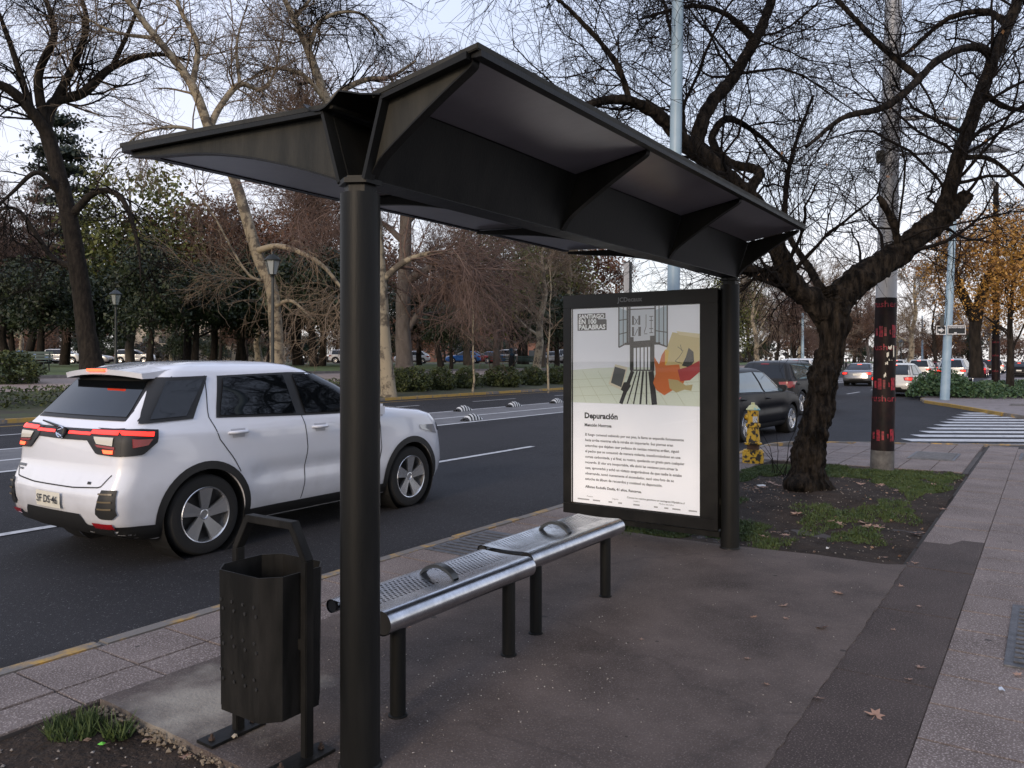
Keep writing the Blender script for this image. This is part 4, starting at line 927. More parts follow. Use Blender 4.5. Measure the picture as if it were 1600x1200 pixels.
    c = MB(); pj.patch(c, 'R', [(-.50,.66),(-.46,.66)], [(-.50,.68),(-.46,.68)], .006, 4, 2); c.build('tailgate_button', m_black, t)
    # spoiler, wiper, high brake lamp, antenna
    c = MB(); n = 13; V = []
    for i in range(n):
        y = -.56+1.12*i/(n-1); k = 1-(2*i/(n-1)-1)**2
        V += [(.86,y,1.572+.036*k),(.39-.05*k,y*1.02,1.512+.035*k),(.40-.05*k,y*1.02,1.468+.035*k),(.72,y,1.48+.03*k)]
    F = []
    for i in range(n-1):
        for q_ in range(4): F.append((4*i+q_,4*i+(q_+1)%4,4*i+4+(q_+1)%4,4*i+4+q_))
    F += [(0,1,2,3), tuple(4*n-4+q_ for q_ in range(4))]
    sp = MB().add(V,F).build('roof_spoiler', paint, t, smooth=35)
    c = MB(); V = []
    for i in range(n):
        y = -.54+1.08*i/(n-1); k = 1-(2*i/(n-1)-1)**2; V += [(.405-.05*k,y,1.466+.035*k),(.64,y,1.468+.03*k)]
    MB().add(V, [(2*i,2*i+1,2*i+3,2*i+2) for i in range(n-1)]).build('spoiler_underside', m_black, sp)
    c = MB(); c.box(.325,.36,-.13,.13,1.526,1.550); c.build('high_brake_lamp', m_brakeon, sp, bevel=.004)
    c = MB(); p0 = pj.pt('R', -.05, 1.06, .03); p1 = pj.pt('R', .40, 1.10, .03); c.tube([p0, p1], [.013,.007], 8); p2 = pj.pt('R', -.05, 1.02, .02); c.tube([p2, p0], .022, 8); c.build('rear_wiper', m_black, t, smooth=50)

m_white = mat('white_car_paint', (.66,.68,.735), .22, coat=.9, spec=.5, c2=(.70,.715,.765), scale=1.2, coords='obj'); m_white2 = mat('cream_white_paint', (.55,.54,.51), .25, coat=.8)
m_black_p = mat('black_car_paint', (.004,.004,.006), .35, spec=.12); m_grey_p = mat('grey_car_paint', (.016,.0155,.0155), .35, spec=.2); m_dk_p = mat('dark_silver_paint', (.16,.165,.18), .25, metal=.6, coat=.8); m_silv = mat('silver_paint', (.42,.42,.41), .28, metal=.6, coat=.8)
m_blue_p = mat('blue_car_paint', (.02,.12,.34), .25, coat=.8); m_red_p = mat('red_car_paint', (.35,.012,.02), .25, coat=.8)
def road_grime(m):
    t = m.node_tree; L = t.links.new; b = t.nodes['Principled BSDF']; src = b.inputs['Base Color'].links[0].from_socket
    tc_ = t.nodes.new('ShaderNodeTexCoord'); sp = t.nodes.new('ShaderNodeSeparateXYZ'); L(tc_.outputs['Object'], sp.inputs[0]); n = t.nodes.new('ShaderNodeTexNoise'); n.inputs['Scale'].default_value = 5; n.inputs['Detail'].default_value = 8; L(tc_.outputs['Object'], n.inputs['Vector'])
    a = t.nodes.new('ShaderNodeMath'); a.operation = 'MULTIPLY_ADD'; a.inputs[1].default_value = .5; L(n.outputs[0], a.inputs[0]); L(sp.outputs[2], a.inputs[2])
    r = t.nodes.new('ShaderNodeMapRange'); r.inputs[1].default_value = .50; r.inputs[2].default_value = .95; r.inputs[3].default_value = .38; r.inputs[4].default_value = 0; L(a.outputs[0], r.inputs[0])
    x = t.nodes.new('ShaderNodeMix'); x.data_type = 'RGBA'; x.inputs[7].default_value = (.20,.18,.16,1); L(src, x.inputs[6]); L(r.outputs[0], x.inputs[0]); L(x.outputs[2], b.inputs['Base Color'])
road_grime(m_white)
make_car(SUV, m_white, (1.10, 4.50, ZR), math.radians(1.0), 'white compact SUV passing behind the shelter with red tail lamps lit', 'raize')
make_car(hatch(4.4,1.47), m_black_p, (12.75, 3.75, ZR), math.radians(-4), 'black hatchback at the kerb behind the yellow hydrant', 'hatch', lit=False, glass=m_glass2)
make_car(bigsuv(4.5,1.62), m_grey_p, (21.4, 4.9, ZR), math.radians(-5), 'dark grey SUV ahead of the black hatchback, partly behind the tree', 'suv', lit=False, glass=m_glass2)
def atroad(u, d): p = at(u, 563, d); return (p.x, p.y, ZR)
make_car(bigsuv(4.6,1.72), m_white2, atroad(1240, 34), 0, 'white SUV showing its rear window above the dark grey SUV', 'suv', lit=False)
make_car(sedan(4.6,1.46), m_dk_p, atroad(1338, 50), math.radians(2), 'dark silver saloon with brake lamps lit beyond the gnarled trunk', 'sedan')
make_car(hatch(4.35,1.5), m_white2, atroad(1392, 35.5), math.radians(-3), 'white hatchback braking beyond the poster-wrapped pole', 'hatch')
make_car(bigsuv(4.5,1.7), m_white2, atroad(1435, 62), 0, 'white SUV with lit tail lamps between the white hatchback and silver SUV', 'suv')
make_car(bigsuv(4.7,1.75), m_silv, atroad(1486, 54), math.radians(-2), 'silver SUV with high brake lamp lit behind the blue street sign pole', 'suv')
Q = 'cars queuing far along the avenue'
for u, d, S_, p_, lb in ((1400,78,bigsuv(),m_white2,'white SUV far along the avenue, directly beyond the white hatchback'), (1452,92,sedan(),m_red_p,'red car far along the avenue beyond the white SUV'), (1524,74,sedan(),m_red_p,'red car beyond the silver SUV beside the planted corner'), (1545,84,bigsuv(),m_black_p,'black SUV far along the avenue beyond the wrapped wooden pole'), (1556,100,bigsuv(),m_white2,'white SUV farthest along the avenue beside the wooden pole'), (1592,70,hatch(),m_black_p,'dark car with a red tail lamp at the far right edge')):
    make_car(S_, p_, atroad(u, d), 0, lb, 'suv' if S_['z'][-1] > 1.6 else 'sedan', 0, Q)
# cars on the far side of the park
for u, d, S_, p_, lb in ((18,92,hatch(),m_blue_p,'pale blue car glimpsed behind the park bench at far left'), (70,95,bigsuv(),m_white2,'white car between the leftmost park trunks'), (118,97,sedan(),m_silv,'silver car just left of the large dark trunk'), (182,98,bigsuv(),m_white2,'white car just right of the large dark trunk'), (515,100,bigsuv(),m_white2,'white car seen over the front of the passing SUV'),
        (672,95,hatch(),m_white2,'small white car beyond the lawn left of the blue car'), (718,97,hatch(),m_red_p,'red car beyond the lawn beside the slender tree'), (752,96,hatch(),m_blue_p,'bright blue car beyond the park lawn'), (790,98,sedan(),m_blue_p,'dark blue car partly behind the standing person'), (815,99,bigsuv(),m_white2,'white car beyond the lawn just right of the standing person'), (838,97,sedan(),m_silv,'silver car beyond the lawn left of the second sapling'), (868,98,bigsuv(),m_white2,'white car just left of the poster case')):
    p = at(u, 563, d); make_car(S_, p_, (p.x, p.y, 1.168), math.radians(-56 if random.random() < .5 else 124), lb, 'suv' if S_['z'][-1] > 1.6 else 'sedan', 0, 'cars parked beyond the park', lit=False)
# ---------------------------------------------------------------- trees
m_bark_d = mat('dark_bark', (.008,.0065,.0055), .9, spec=.2, c2=(.030,.024,.019), scale=9, detail=7, stretch=(1,1,.3), bump=1.0, bscale=22)
m_bark_s = mat('gnarled_bark', (.004,.0033,.0028), .95, spec=.12, c2=(.038,.030,.023), scale=17, lo=.40, hi=.68, detail=8, stretch=(1,1,.22), bump=1.0, bscale=26, bdist=.06)
m_bark_p = mat('plane_bark', (.26,.22,.155), .85, c2=(.085,.07,.052), scale=2.6, lo=.48, hi=.58, detail=5, bump=.4, bscale=14)
m_bark_g = mat('grey_bark', (.075,.062,.052), .9, c2=(.13,.11,.095), scale=3.5, stretch=(1,1,.4), bump=.8, bscale=16)
m_twig_d = mat('dark_twigs', (.009,.007,.006), .9, spec=.15); m_twig_b = mat('brown_twigs', (.075,.045,.031), .9, c2=(.125,.078,.055), scale=.4)
m_twig_m = mat('mauve_twigs', (.095,.060,.050), .9, c2=(.15,.10,.08), scale=.4); m_twig_p = mat('pale_twigs', (.20,.15,.105), .9, c2=(.11,.08,.055), scale=.5)
def leafmat(n, a, b, sc=.9): 
    m = mat(n, a, .6, c2=b, scale=sc, detail=3, lo=.4, hi=.6); return m
m_ever = leafmat('evergreen_leaves', (.008,.016,.006), (.027,.040,.012)); m_olive = leafmat('olive_leaves', (.05,.062,.012), (.125,.135,.024)); m_dry = leafmat('dry_leaves', (.07,.030,.016), (.16,.068,.030))
m_gold = leafmat('golden_leaves', (.22,.10,.02), (.44,.24,.04)); m_hedge = leafmat('hedge_leaves', (.020,.032,.007), (.065,.080,.018), 3); m_cover = leafmat('ground_cover_leaves', (.022,.055,.022), (.06,.11,.045), 3)

from mathutils import noise as mnoise
def rough_trunk(path, n=70, k=26, amp=.05, ridge=1.0):
    P = smooth_path(path, n); V = []; ph = rng.uniform(0, 50); burls = []
    if amp > .1 and n > 100:
        for _ in range(16):
            i = rng.integers(8, n-25); q = rng.uniform(0, 6.28); burls.append((P[i,:3]+np.array([math.cos(q), math.sin(q), 0])*P[i,3], rng.uniform(.05,.13), rng.uniform(.15,.42)))
    for i in range(n):
        t = P[min(i+1,n-1),:3]-P[max(i-1,0),:3]; t /= np.linalg.norm(t); ref = np.array([1.,0,0]); a = np.cross(t, ref); a /= np.linalg.norm(a); b = np.cross(t, a); r = P[i,3]
        for j in range(k):
            q = 2*math.pi*j/k; dr = a*math.cos(q)+b*math.sin(q); pt = P[i,:3]+dr*r; v = Vector(pt)/max(r,.05)
            g = amp*(1.9*mnoise.noise(v*.55+Vector((ph,0,0))) + 1.3*mnoise.noise(Vector((v.x*1.3,v.y*1.3,v.z*.8))+Vector((0,ph,0))))
            g += amp*ridge*(1.9*abs(mnoise.noise(Vector((v.x*3.6,v.y*3.6,v.z*.9)))) + 1.0*mnoise.noise(Vector((v.x*7,v.y*7,v.z*2.4))))
            for bc, br, bh in burls:
                g += bh*math.exp(-float(((pt-bc)**2).sum())/(br*br))
            V.append(pt + dr*r*g)
    F = [(i*k+j, i*k+(j+1) % k, (i+1)*k+(j+1) % k, (i+1)*k+j) for i in range(n-1) for j in range(k)]
    return np.array(V), np.array(F)
def explicit_tree(name, label, base, limbs, levels, mb, mt, trunk=0, k=9, cat='tree', group=None, amp=.05, leaves=None, rk=1.0):
    t = thing(name, base, label, cat, group); B = np.array(base)
    W = []
    for lm in limbs:
        W.append(np.array([[*at(u, v, d), r*(rk if not W else rk*1.22)] for u, v, d, r in lm]) - np.array([*B, 0]))
    parts = []
    for i, wl_ in enumerate(W):
        if i <= trunk: parts.append(rough_trunk(wl_, 190 if amp > .1 else 80, 64 if amp > .1 else 26, amp))
        else: parts.append(rough_trunk(wl_, 70 if amp > .1 else 34, k, amp*.8))
    V, F = joinVF(parts); link('trunk', np_mesh('trunk', V, F), mb, t)
    P = np.stack([smooth_path(wl_, 18) for wl_ in W[1:]]); pp, pr = P[:, :, :3], P[:, :, 3]
    tp = []
    for lv in levels:
        keep = lv.pop('keep', None); a, b = grow(pp, pr, **lv); tp.append(tubes(a, b, 4 if len(tp) == 0 else 3)); pp, pr = a, b
    V, F = joinVF(tp); link('crown', np_mesh('crown', V, F), mt, t)
    if leaves:
        n, size, ml = leaves; idx = rng.integers(0, len(pp), n); s = rng.integers(1, pp.shape[1], n); c = pp[idx, s] + rng.normal(size=(n,3))*.04
        V, F = leaf_quads(c, size); link('dry_leaves', np_mesh('dry_leaves', V, F, False), ml, t)
    return t
# the gnarled street tree behind the poster case
bp_ = at(1262, 770, 9.2)
limbs = [[(1258,775,9.2,.33),(1258,745,9.2,.265),(1266,700,9.2,.245),(1280,640,9.2,.225),(1285,590,9.2,.215),(1300,540,9.2,.205),(1303,500,9.2,.24),(1297,470,9.2,.22),(1290,448,9.2,.12)],
 [(1300,500,9.2,.2),(1270,470,9.15,.16),(1240,447,9.1,.14),(1218,395,9.0,.12),(1190,330,8.9,.11),(1150,290,8.8,.11),(1105,250,8.7,.11),(1068,222,8.6,.105),(1035,185,8.5,.085),(985,158,8.3,.06),(930,160,8.1,.045),(880,185,7.9,.02)],
 [(1235,445,9.1,.11),(1200,432,9.0,.09),(1160,420,8.8,.06),(1120,428,8.6,.03)],
 [(1085,235,8.65,.10),(1105,172,8.8,.085),(1140,128,9.0,.078),(1180,62,9.2,.07),(1205,0,9.4,.06),(1215,-70,9.5,.04),(1230,-140,9.6,.02)],
 [(1190,330,8.9,.08),(1172,300,9.1,.07),(1186,268,9.3,.065),(1140,254,9.5,.06),(1113,218,9.6,.055),(1138,186,9.8,.05),(1190,215,10.2,.03),(1235,260,10.5,.016)],
 [(1300,490,9.2,.2),(1320,458,9.25,.19),(1360,425,9.3,.175),(1398,400,9.4,.17),(1440,365,9.5,.155),(1468,345,9.55,.15),(1492,325,9.6,.12),(1512,303,9.6,.09)],
 [(1462,348,9.55,.12),(1478,312,9.6,.10),(1498,246,9.7,.095),(1533,143,9.9,.09),(1574,41,10.1,.08),(1600,-20,10.2,.07),(1640,-120,10.4,.04)],
 [(1405,392,9.4,.06),(1398,355,9.3,.05),(1380,318,9.2,.045),(1372,306,9.2,.03)],
 [(1549,90,10.0,.06),(1530,74,9.7,.055),(1497,78,9.3,.05),(1460,98,8.9,.048),(1436,123,8.6,.045),(1385,166,8.3,.04),(1318,184,8.0,.03),(1260,230,7.7,.018)],
 [(1436,123,8.6,.04),(1400,92,8.8,.038),(1370,66,9.0,.035),(1313,5,9.2,.03),(1270,-40,9.3,.02)],
 [(1575,40,10.1,.055),(1540,18,10.3,.045),(1480,30,10.6,.04),(1420,80,10.9,.03),(1395,90,11,.02)],
 [(1300,480,9.2,.08),(1265,420,9.6,.05),(1228,350,10.0,.04),(1236,250,10.3,.03),(1270,150,10.6,.02)],
 [(1068,222,8.6,.05),(1062,140,8.9,.035),(1050,60,9.2,.025),(1030,-30,9.4,.015)],
 [(985,158,8.3,.04),(960,95,8.4,.035),(900,25,8.6,.028),(850,-20,8.7,.02)],
 [(1180,62,9.2,.05),(1130,20,9.0,.035),(1075,10,8.8,.025),(1000,30,8.6,.015)],
 [(1533,143,9.9,.05),(1580,170,9.8,.035),(1640,160,9.7,.02)],
 [(1498,246,9.7,.045),(1550,250,9.5,.03),(1610,300,9.3,.018)]]
LV = [dict(M=170, nseg=8, lr=(.8,2.4), ang=(.5,1.3), noise=.22, trop=(0,0,.03), tr=(.10,1), rr=.36, rmin=.008, rmax=.026),
      dict(M=1700, nseg=7, lr=(.5,1.4), ang=(.4,1.2), noise=.24, trop=(0,0,-.02), tr=(.1,1), rr=.5, rmin=.0045),
      dict(M=10500, nseg=5, lr=(.18,.75), ang=(.3,1.1), noise=.22, trop=(0,0,-.05), tr=(.05,1), rr=.6, rmin=.0029)]
explicit_tree('street_tree', 'gnarled bare street tree in the soil bed behind the poster case', bp_, limbs, LV, m_bark_s, m_twig_d, trunk=0, k=24, amp=.17, rk=.66, leaves=(260,.022,leafmat('curled_dry_leaves',(.12,.06,.03),(.22,.12,.05))))
# basal shoots
# dark tree at left in the park
def shift(l, du=0, dv=0): return [(u+du, v+dv, d, r) for u, v, d, r in l]
bd = at(143, 574, 36); bd.z = float(parkz(bd.y))-.05
limbs = [[(145,585,36,.62),(142,560,36,.47),(135,520,36,.41),(125,440,36,.38),(108,340,36,.35),(88,260,36,.33),(72,205,36,.30),(66,185,36,.2)],
 [(78,215,36,.24),(50,175,35.5,.2),(15,140,35,.17),(-30,120,34.5,.13),(-80,70,34,.06)],
 [(70,200,36,.24),(85,160,36.4,.2),(130,145,36.8,.18),(175,105,37.2,.14),(240,85,37.6,.09),(300,95,38,.04)],
 [(85,160,36.4,.16),(120,90,36.6,.13),(135,30,36.8,.10),(110,-50,37,.05)],
 [(72,205,36,.2),(60,120,35.6,.15),(85,50,35.3,.12),(60,-30,35,.06)],
 [(108,340,36,.16),(150,300,35.5,.12),(190,310,35,.10),(215,380,34.6,.06),(220,440,34.4,.02)],
 [(120,420,36,.14),(80,400,36.3,.10),(30,330,36.6,.07),(-10,330,37,.03)],
 [(50,175,35.5,.14),(20,80,35.3,.10),(-5,10,35,.05)],[(175,105,37.2,.1),(205,40,37,.07),(230,-30,36.8,.03)],
 [(100,310,36,.12),(60,270,35,.09),(20,300,34.5,.06),(-20,340,34,.03)]]
LV = lambda: [dict(M=130, nseg=7, lr=(1.8,5.0), ang=(.5,1.2), noise=.22, trop=(0,0,-.01), tr=(.15,1), rr=.38, rmin=.028, rmax=.06),
      dict(M=900, nseg=6, lr=(1.0,2.6), ang=(.4,1.2), noise=.22, trop=(0,0,-.02), tr=(.1,1), rr=.5, rmin=.014),
      dict(M=4200, nseg=4, lr=(.5,1.5), ang=(.3,1.1), noise=.22, trop=(0,0,-.05), tr=(.05,1), rr=.6, rmin=.009)]
explicit_tree('park_tree', 'large dark trunked bare tree beyond the rear of the white SUV', bd, limbs, LV(), m_bark_d, m_twig_d, k=10, amp=.03)
bq = at(432, 570, 37); bq.z = float(parkz(bq.y))-.05
limbs = [[(434,585,37,.40),(433,560,37,.33),(430,500,37,.30),(424,450,37,.28),(403,400,37,.26),(385,340,37,.25),(368,285,37,.24),(345,235,37,.22),(325,200,37,.20)],
 [(327,203,37,.19),(308,150,36.8,.17),(285,110,36.6,.15),(245,60,36.4,.13),(210,15,36.2,.10),(170,-40,36,.05)],
 [(326,202,37,.15),(345,165,37.4,.12),(375,132,37.8,.11),(410,140,38.2,.07),(430,110,38.6,.05),(440,60,39,.03)],
 [(300,135,36.7,.12),(308,70,37,.10),(280,10,37.2,.08),(270,-50,37.4,.04)],
 [(400,392,37,.14),(440,385,36,.10),(495,408,35,.08),(530,445,34,.05),(545,470,33.5,.02)],
 [(375,132,37.8,.08),(370,70,38,.05),(385,10,38.2,.02)],[(420,440,37,.08),(385,425,36.5,.05),(330,330,36,.03),(305,300,35.7,.02)],
 [(340,225,37,.10),(290,200,36,.07),(230,205,35,.04),(190,230,34.4,.02)],[(245,60,36.4,.09),(180,50,36,.05),(120,20,35.6,.02)],
 [(428,480,37,.09),(455,470,36,.06),(490,500,35.4,.03)]]
explicit_tree('park_plane_tree', 'pale barked plane tree leaning left beside the park lantern', bq, limbs, LV(), m_bark_p, m_twig_p, k=10, amp=.02)
bq = at(560, 570, 44); bq.z = float(parkz(bq.y))-.05
limbs = [[(562,580,44,.42),(558,500,44,.34),(552,400,44,.31),(535,280,44,.28),(515,175,44,.25),(500,130,44,.22)],
 [(502,135,44,.2),(482,80,43.8,.17),(460,30,43.6,.14),(435,-20,43.4,.10),(400,-90,43,.05)],
 [(512,170,44,.16),(530,145,44.3,.14),(570,125,44.6,.12),(610,120,45,.09),(650,95,45.4,.05)],
 [(508,155,44,.12),(470,115,43.6,.09),(420,108,43.2,.07),(380,130,42.8,.03)],[(482,75,43.8,.12),(505,30,44,.10),(560,20,44.4,.06),(600,60,44.8,.03)],
 [(610,122,45,.07),(630,150,45.4,.05),(660,140,45.8,.02)],[(460,30,43.6,.09),(500,-20,43.8,.06)]]
explicit_tree('park_plane_tree', 'tall plane tree rising above the shelter roof behind the gutter mouth', bq, limbs, LV(), m_bark_p, m_twig_d, k=10, amp=.02)
# trees right beyond the near post
bq = at(606, 620, 33); bq.z = float(parkz(bq.y))-.05
limbs = [[(608,630,33,.38),(606,600,33,.31),(600,540,33,.29),(596,470,33,.27),(590,380,33,.25),(580,250,33,.2)],[(594,440,33,.12),(640,405,33,.10),(700,395,33,.07),(740,420,33,.03)],[(585,300,33,.12),(640,230,33,.08),(690,180,33,.03)],[(590,350,33,.12),(540,300,33,.08),(500,290,33,.03)]]
explicit_tree('verge_plane_tree', 'mottled plane trunk on the far verge just right of the near post', bq, limbs, LV(), m_bark_p, m_twig_m, k=10, amp=.02)
bq = at(632, 578, 44); bq.z = float(parkz(bq.y))-.05
limbs = [[(632,590,44,.75),(632,568,44,.50),(630,530,44,.42),(630,480,44,.40),(632,420,44,.36),(634,350,44,.32),(632,260,44,.25)],[(636,440,44,.2),(660,425,43.5,.18),(700,408,43,.17),(735,418,42.5,.14),(755,450,42,.09),(765,480,42,.03)],[(700,408,43,.10),(750,402,43,.09),(800,430,43,.04)],[(738,418,42.6,.08),(748,380,42.5,.06),(760,330,42,.02)],[(633,520,44,.15),(660,480,44,.12),(690,430,44,.06)],[(634,350,44,.15),(680,300,44,.10),(720,250,44,.04)],[(632,380,44,.15),(600,350,44,.12),(560,330,44,.05)]]
explicit_tree('park_tree', 'thick grey trunk with a long arching limb beyond the clipped hedge', bq, limbs, LV(), m_bark_g, m_twig_m, k=10, amp=.03)

# generic trees: built once, copied
def gen_tree(name, H, r, mb, mt, counts, spread=.6, up=.08, first=.3, seedn=1, fine=.012, droop=-.02, leaves=None):
    R = np.random.default_rng(seedn)
    n = 12; zs = np.linspace(0, H*.8, n); wob = np.cumsum(R.normal(size=(n,2))*H*.008, axis=0); tr_ = np.concatenate([wob, zs[:,None]], 1)[None]; rad = (r*np.interp(np.linspace(0,1,n), [0,.05,1],[1.35,1,.25]))[None]
    pp, pr = tr_, rad; V0 = [tubes(tr_, rad, 9)]
    a, b = grow(pp, pr, counts[0], 8, (H*.28*spread, H*.62*spread), (.45,1.1), .14, (0,0,up), (first,1), .55, .05, .25, R); V0.append(tubes(a, b, 6)); pp, pr = np.concatenate([a]), b
    tw = []
    a, b = grow(pp, pr, counts[1], 6, (H*.10, H*.24), (.4,1.1), .18, (0,0,up*.4), (.15,1), .5, .025, .3, R); tw.append(tubes(a, b, 4)); pp, pr = a, b
    a, b = grow(pp, pr, counts[2], 4, (H*.045, H*.13), (.3,1.1), .2, (0,0,droop), (.1,1), .55, fine*1.4, .4, R); tw.append(tubes(a, b, 3)); pp, pr = a, b
    a, b = grow(pp, pr, counts[3], 3, (H*.025, H*.075), (.3,1.1), .2, (0,0,droop), (.05,1), .7, fine, .5, R); tw.append(tubes(a, b, 3))
    t = bpy.data.objects.new(name, None)
    V, F = joinVF(V0); tk = np_mesh('trunk', V, F)
    V, F = joinVF(tw); cr = np_mesh('crown', V, F)
    tk.materials.append(mb); cr.materials.append(mt)
    lv = None
    if leaves:
        nL, size, ml = leaves; i = R.integers(0, len(a), nL); c = a[i, R.integers(0, a.shape[1], nL)] + R.normal(size=(nL,3))*.12; V, F = leaf_quads(c, size, R); lv = np_mesh('leaves', V, F, False); lv.materials.append(ml)
    return tk, cr, lv
def gen_leafy(H, r, mb, ml, n=9000, size=.13, shape=(.36,.36,.36), zc=.62, clumps=70, seedn=1, layers=0):
    R = np.random.default_rng(seedn); nn = 10; zs = np.linspace(0, H*.85, nn); wob = np.cumsum(R.normal(size=(nn,2))*H*.008, axis=0); tr_ = np.concatenate([wob, zs[:,None]], 1)[None]; rad = (r*np.linspace(1.1,.2,nn))[None]
    V0 = [tubes(tr_, rad, 8)]; a, b = grow(tr_, rad, 14, 6, (H*.2,H*.4), (.5,1.1), .12, (0,0,.05), (.25,1), .5, .04, .3, R); V0.append(tubes(a, b, 5))
    u = norm(R.normal(size=(clumps,3))) * (R.uniform(0,1,clumps)**(1/2.2))[:,None]; c0 = u*np.array(shape)*H + np.array([0,0,zc*H])
    if layers:
        zz = R.integers(0, layers, clumps)/layers; rad_ = (1-zz)*shape[0]*H*np.sqrt(R.uniform(.05,1,clumps)); q = R.uniform(0,6.28,clumps); c0 = np.stack([rad_*np.cos(q), rad_*np.sin(q), H*.2+zz*H*.8 - rad_*.05], 1)
    i = R.integers(0, clumps, n); sg = R.uniform(.05,.11,clumps)[i][:,None]*H*.8*(.55 if layers else 1)
    c = c0[i] + R.normal(size=(n,3))*sg*np.array([1,1,.25 if layers else .75]); V, F = leaf_quads(c, size, R, aspect=.5)
    V1, F1 = joinVF(V0); tk = np_mesh('trunk', V1, F1); tk.materials.append(mb); cr = np_mesh('crown', V, F, False); cr.materials.append(ml); return tk, cr, None
PROTO = dict(
 bareA=gen_tree('a', 14, .30, m_bark_g, m_twig_b, (12,90,700,3600), .62, .06, .25, 21, .013),
 bareB=gen_tree('b', 13, .34, m_bark_p, m_twig_p, (9,70,520,2600), .75, .05, .3, 22, .012),
 bareC=gen_tree('c', 12, .26, m_bark_d, m_twig_m, (16,130,1000,5200), .55, .04, .12, 23, .014),
 bareD=gen_tree('d', 11, .24, m_bark_d, m_twig_b, (14,110,900,4600), .7, .02, .15, 24, .014, -.06, leaves=(2600,.07,m_dry)),
 upright=gen_tree('e', 26, .4, m_bark_d, m_twig_b, (30,240,1400,5200), .28, .22, .35, 25, .022, .05),
 ever=gen_leafy(8, .26, m_bark_d, m_ever, 9000, .15, (.42,.42,.30), .62, 60, 31), ever2=gen_leafy(9, .24, m_bark_d, m_ever, 9000, .16, (.34,.34,.36), .60, 55, 32),
 olive=gen_leafy(10, .2, m_bark_g, m_olive, 7000, .13, (.30,.30,.40), .58, 70, 33), dry=gen_leafy(11, .26, m_bark_d, m_dry, 9000, .14, (.42,.42,.34), .62, 90, 34),
 cedar=gen_leafy(24, .42, m_bark_d, leafmat('cedar_needles',(.016,.026,.018),(.035,.05,.034)), 12000, .22, (.22,.22,.5), .6, 130, 35, layers=13),
 gold=gen_leafy(7, .15, m_bark_d, m_gold, 16000, .06, (.42,.42,.32), .70, 110, 36))
def plant(kind, u, d, label, name='park_tree', sc=1.0, group=None, z=None, hz=None):
    p = at(u, 563, d); p.z = (float(parkz(p.y)) if p.y > 20 else 0.0) - .04 if z is None else z
    t = thing(name, p, label, 'tree', group, random.uniform(0, 6.28)); s = sc*random.uniform(.93,1.07); t.scale = (s*random.uniform(.92,1.08), s, s*(hz or 1))
    tk, cr, lv = PROTO[kind]; link('trunk', tk, None, t); link('crown', cr, None, t)
    if lv: link('leaves', lv, None, t)
    return t
for kind, u, d, sc, lb in [('cedar',98,72,1.0,'layered dark conifer behind the large dark tree'), ('upright',465,74,1.05,'dense upright brown twigged tree behind the gutter mouth'),
    ('ever',62,52,.9,'dark evergreen left of the large dark trunk'), ('ever2',235,50,.95,'dark evergreen right of the large dark trunk'), ('ever',305,54,.95,'dark evergreen with forked trunks above the SUV roof'), ('ever2',378,58,1,'dark evergreen left of the plane trunk'), ('ever',490,56,1.05,'dark evergreen between plane trunk and near post'), ('ever2',545,60,1,'dark evergreen hidden partly by the near post'),
    ('olive',205,62,1.5,'yellow green tree behind the dark evergreens at left'), ('olive',775,60,1.15,'yellow green tree seen under the roof beam'), ('olive',850,66,1.25,'olive green tree left of the poster case'), ('olive',1140,70,.9,'small green tree behind the far post'),
    ('dry',290,66,1.25,'russet leaved tree above the evergreens left of the plane tree'), ('dry',375,68,1.2,'russet leaved tree behind the leaning plane trunk'), ('dry',470,70,1.15,'russet leaved tree left of the near post'), ('dry',895,72,1.2,'russet tree behind the poster case top'),
    ('bareD',335,58,1.2,'brown twiggy tree with clinging dry leaves behind the lantern'), ('bareD',505,60,1.2,'brown twiggy tree with clinging leaves left of the near post'), ('bareC',15,55,1.1,'mauve twigged tree at the left edge'), ('bareC',690,56,.8,'mauve twigged tree beyond the round hedge bushes'),
    ('bareB',895,64,.9,'pale bare tree behind the poster case'), ('bareA',735,70,1.1,'tall bare tree under the roof beam'), ('bareB',845,50,.8,'pale bare tree left of the poster case'), ('ever',705,52,.55,'small dark evergreen in front of the mauve tree'), ('ever2',800,64,.9,'dark evergreen behind the standing person'), ('ever',870,58,.8,'low dark evergreen beside the poster case'),
    ('dry',150,74,1.25,'russet tree behind the large dark trunk'), ('bareD',425,76,1.35,'brown twiggy tree behind the leaning plane trunk'), ('dry',560,80,1.3,'russet tree directly behind the near post'), ('bareD',640,74,1.1,'brown twiggy tree behind the arching limb'), ('bareD',820,82,1.25,'brown twiggy tree above the standing person'), ('bareC',40,70,1.35,'dense mauve tree behind the left bench'), ('ever2',150,58,.9,'dark evergreen just right of the large dark trunk'), ('ever',20,62,1.0,'dark evergreen behind the left bench'), ('ever2',430,64,1.0,'dark evergreen right behind the plane trunk'), ('ever',655,70,.9,'dark evergreen beneath the arching limb')]:
    plant(kind, u, d, lb, sc=sc)
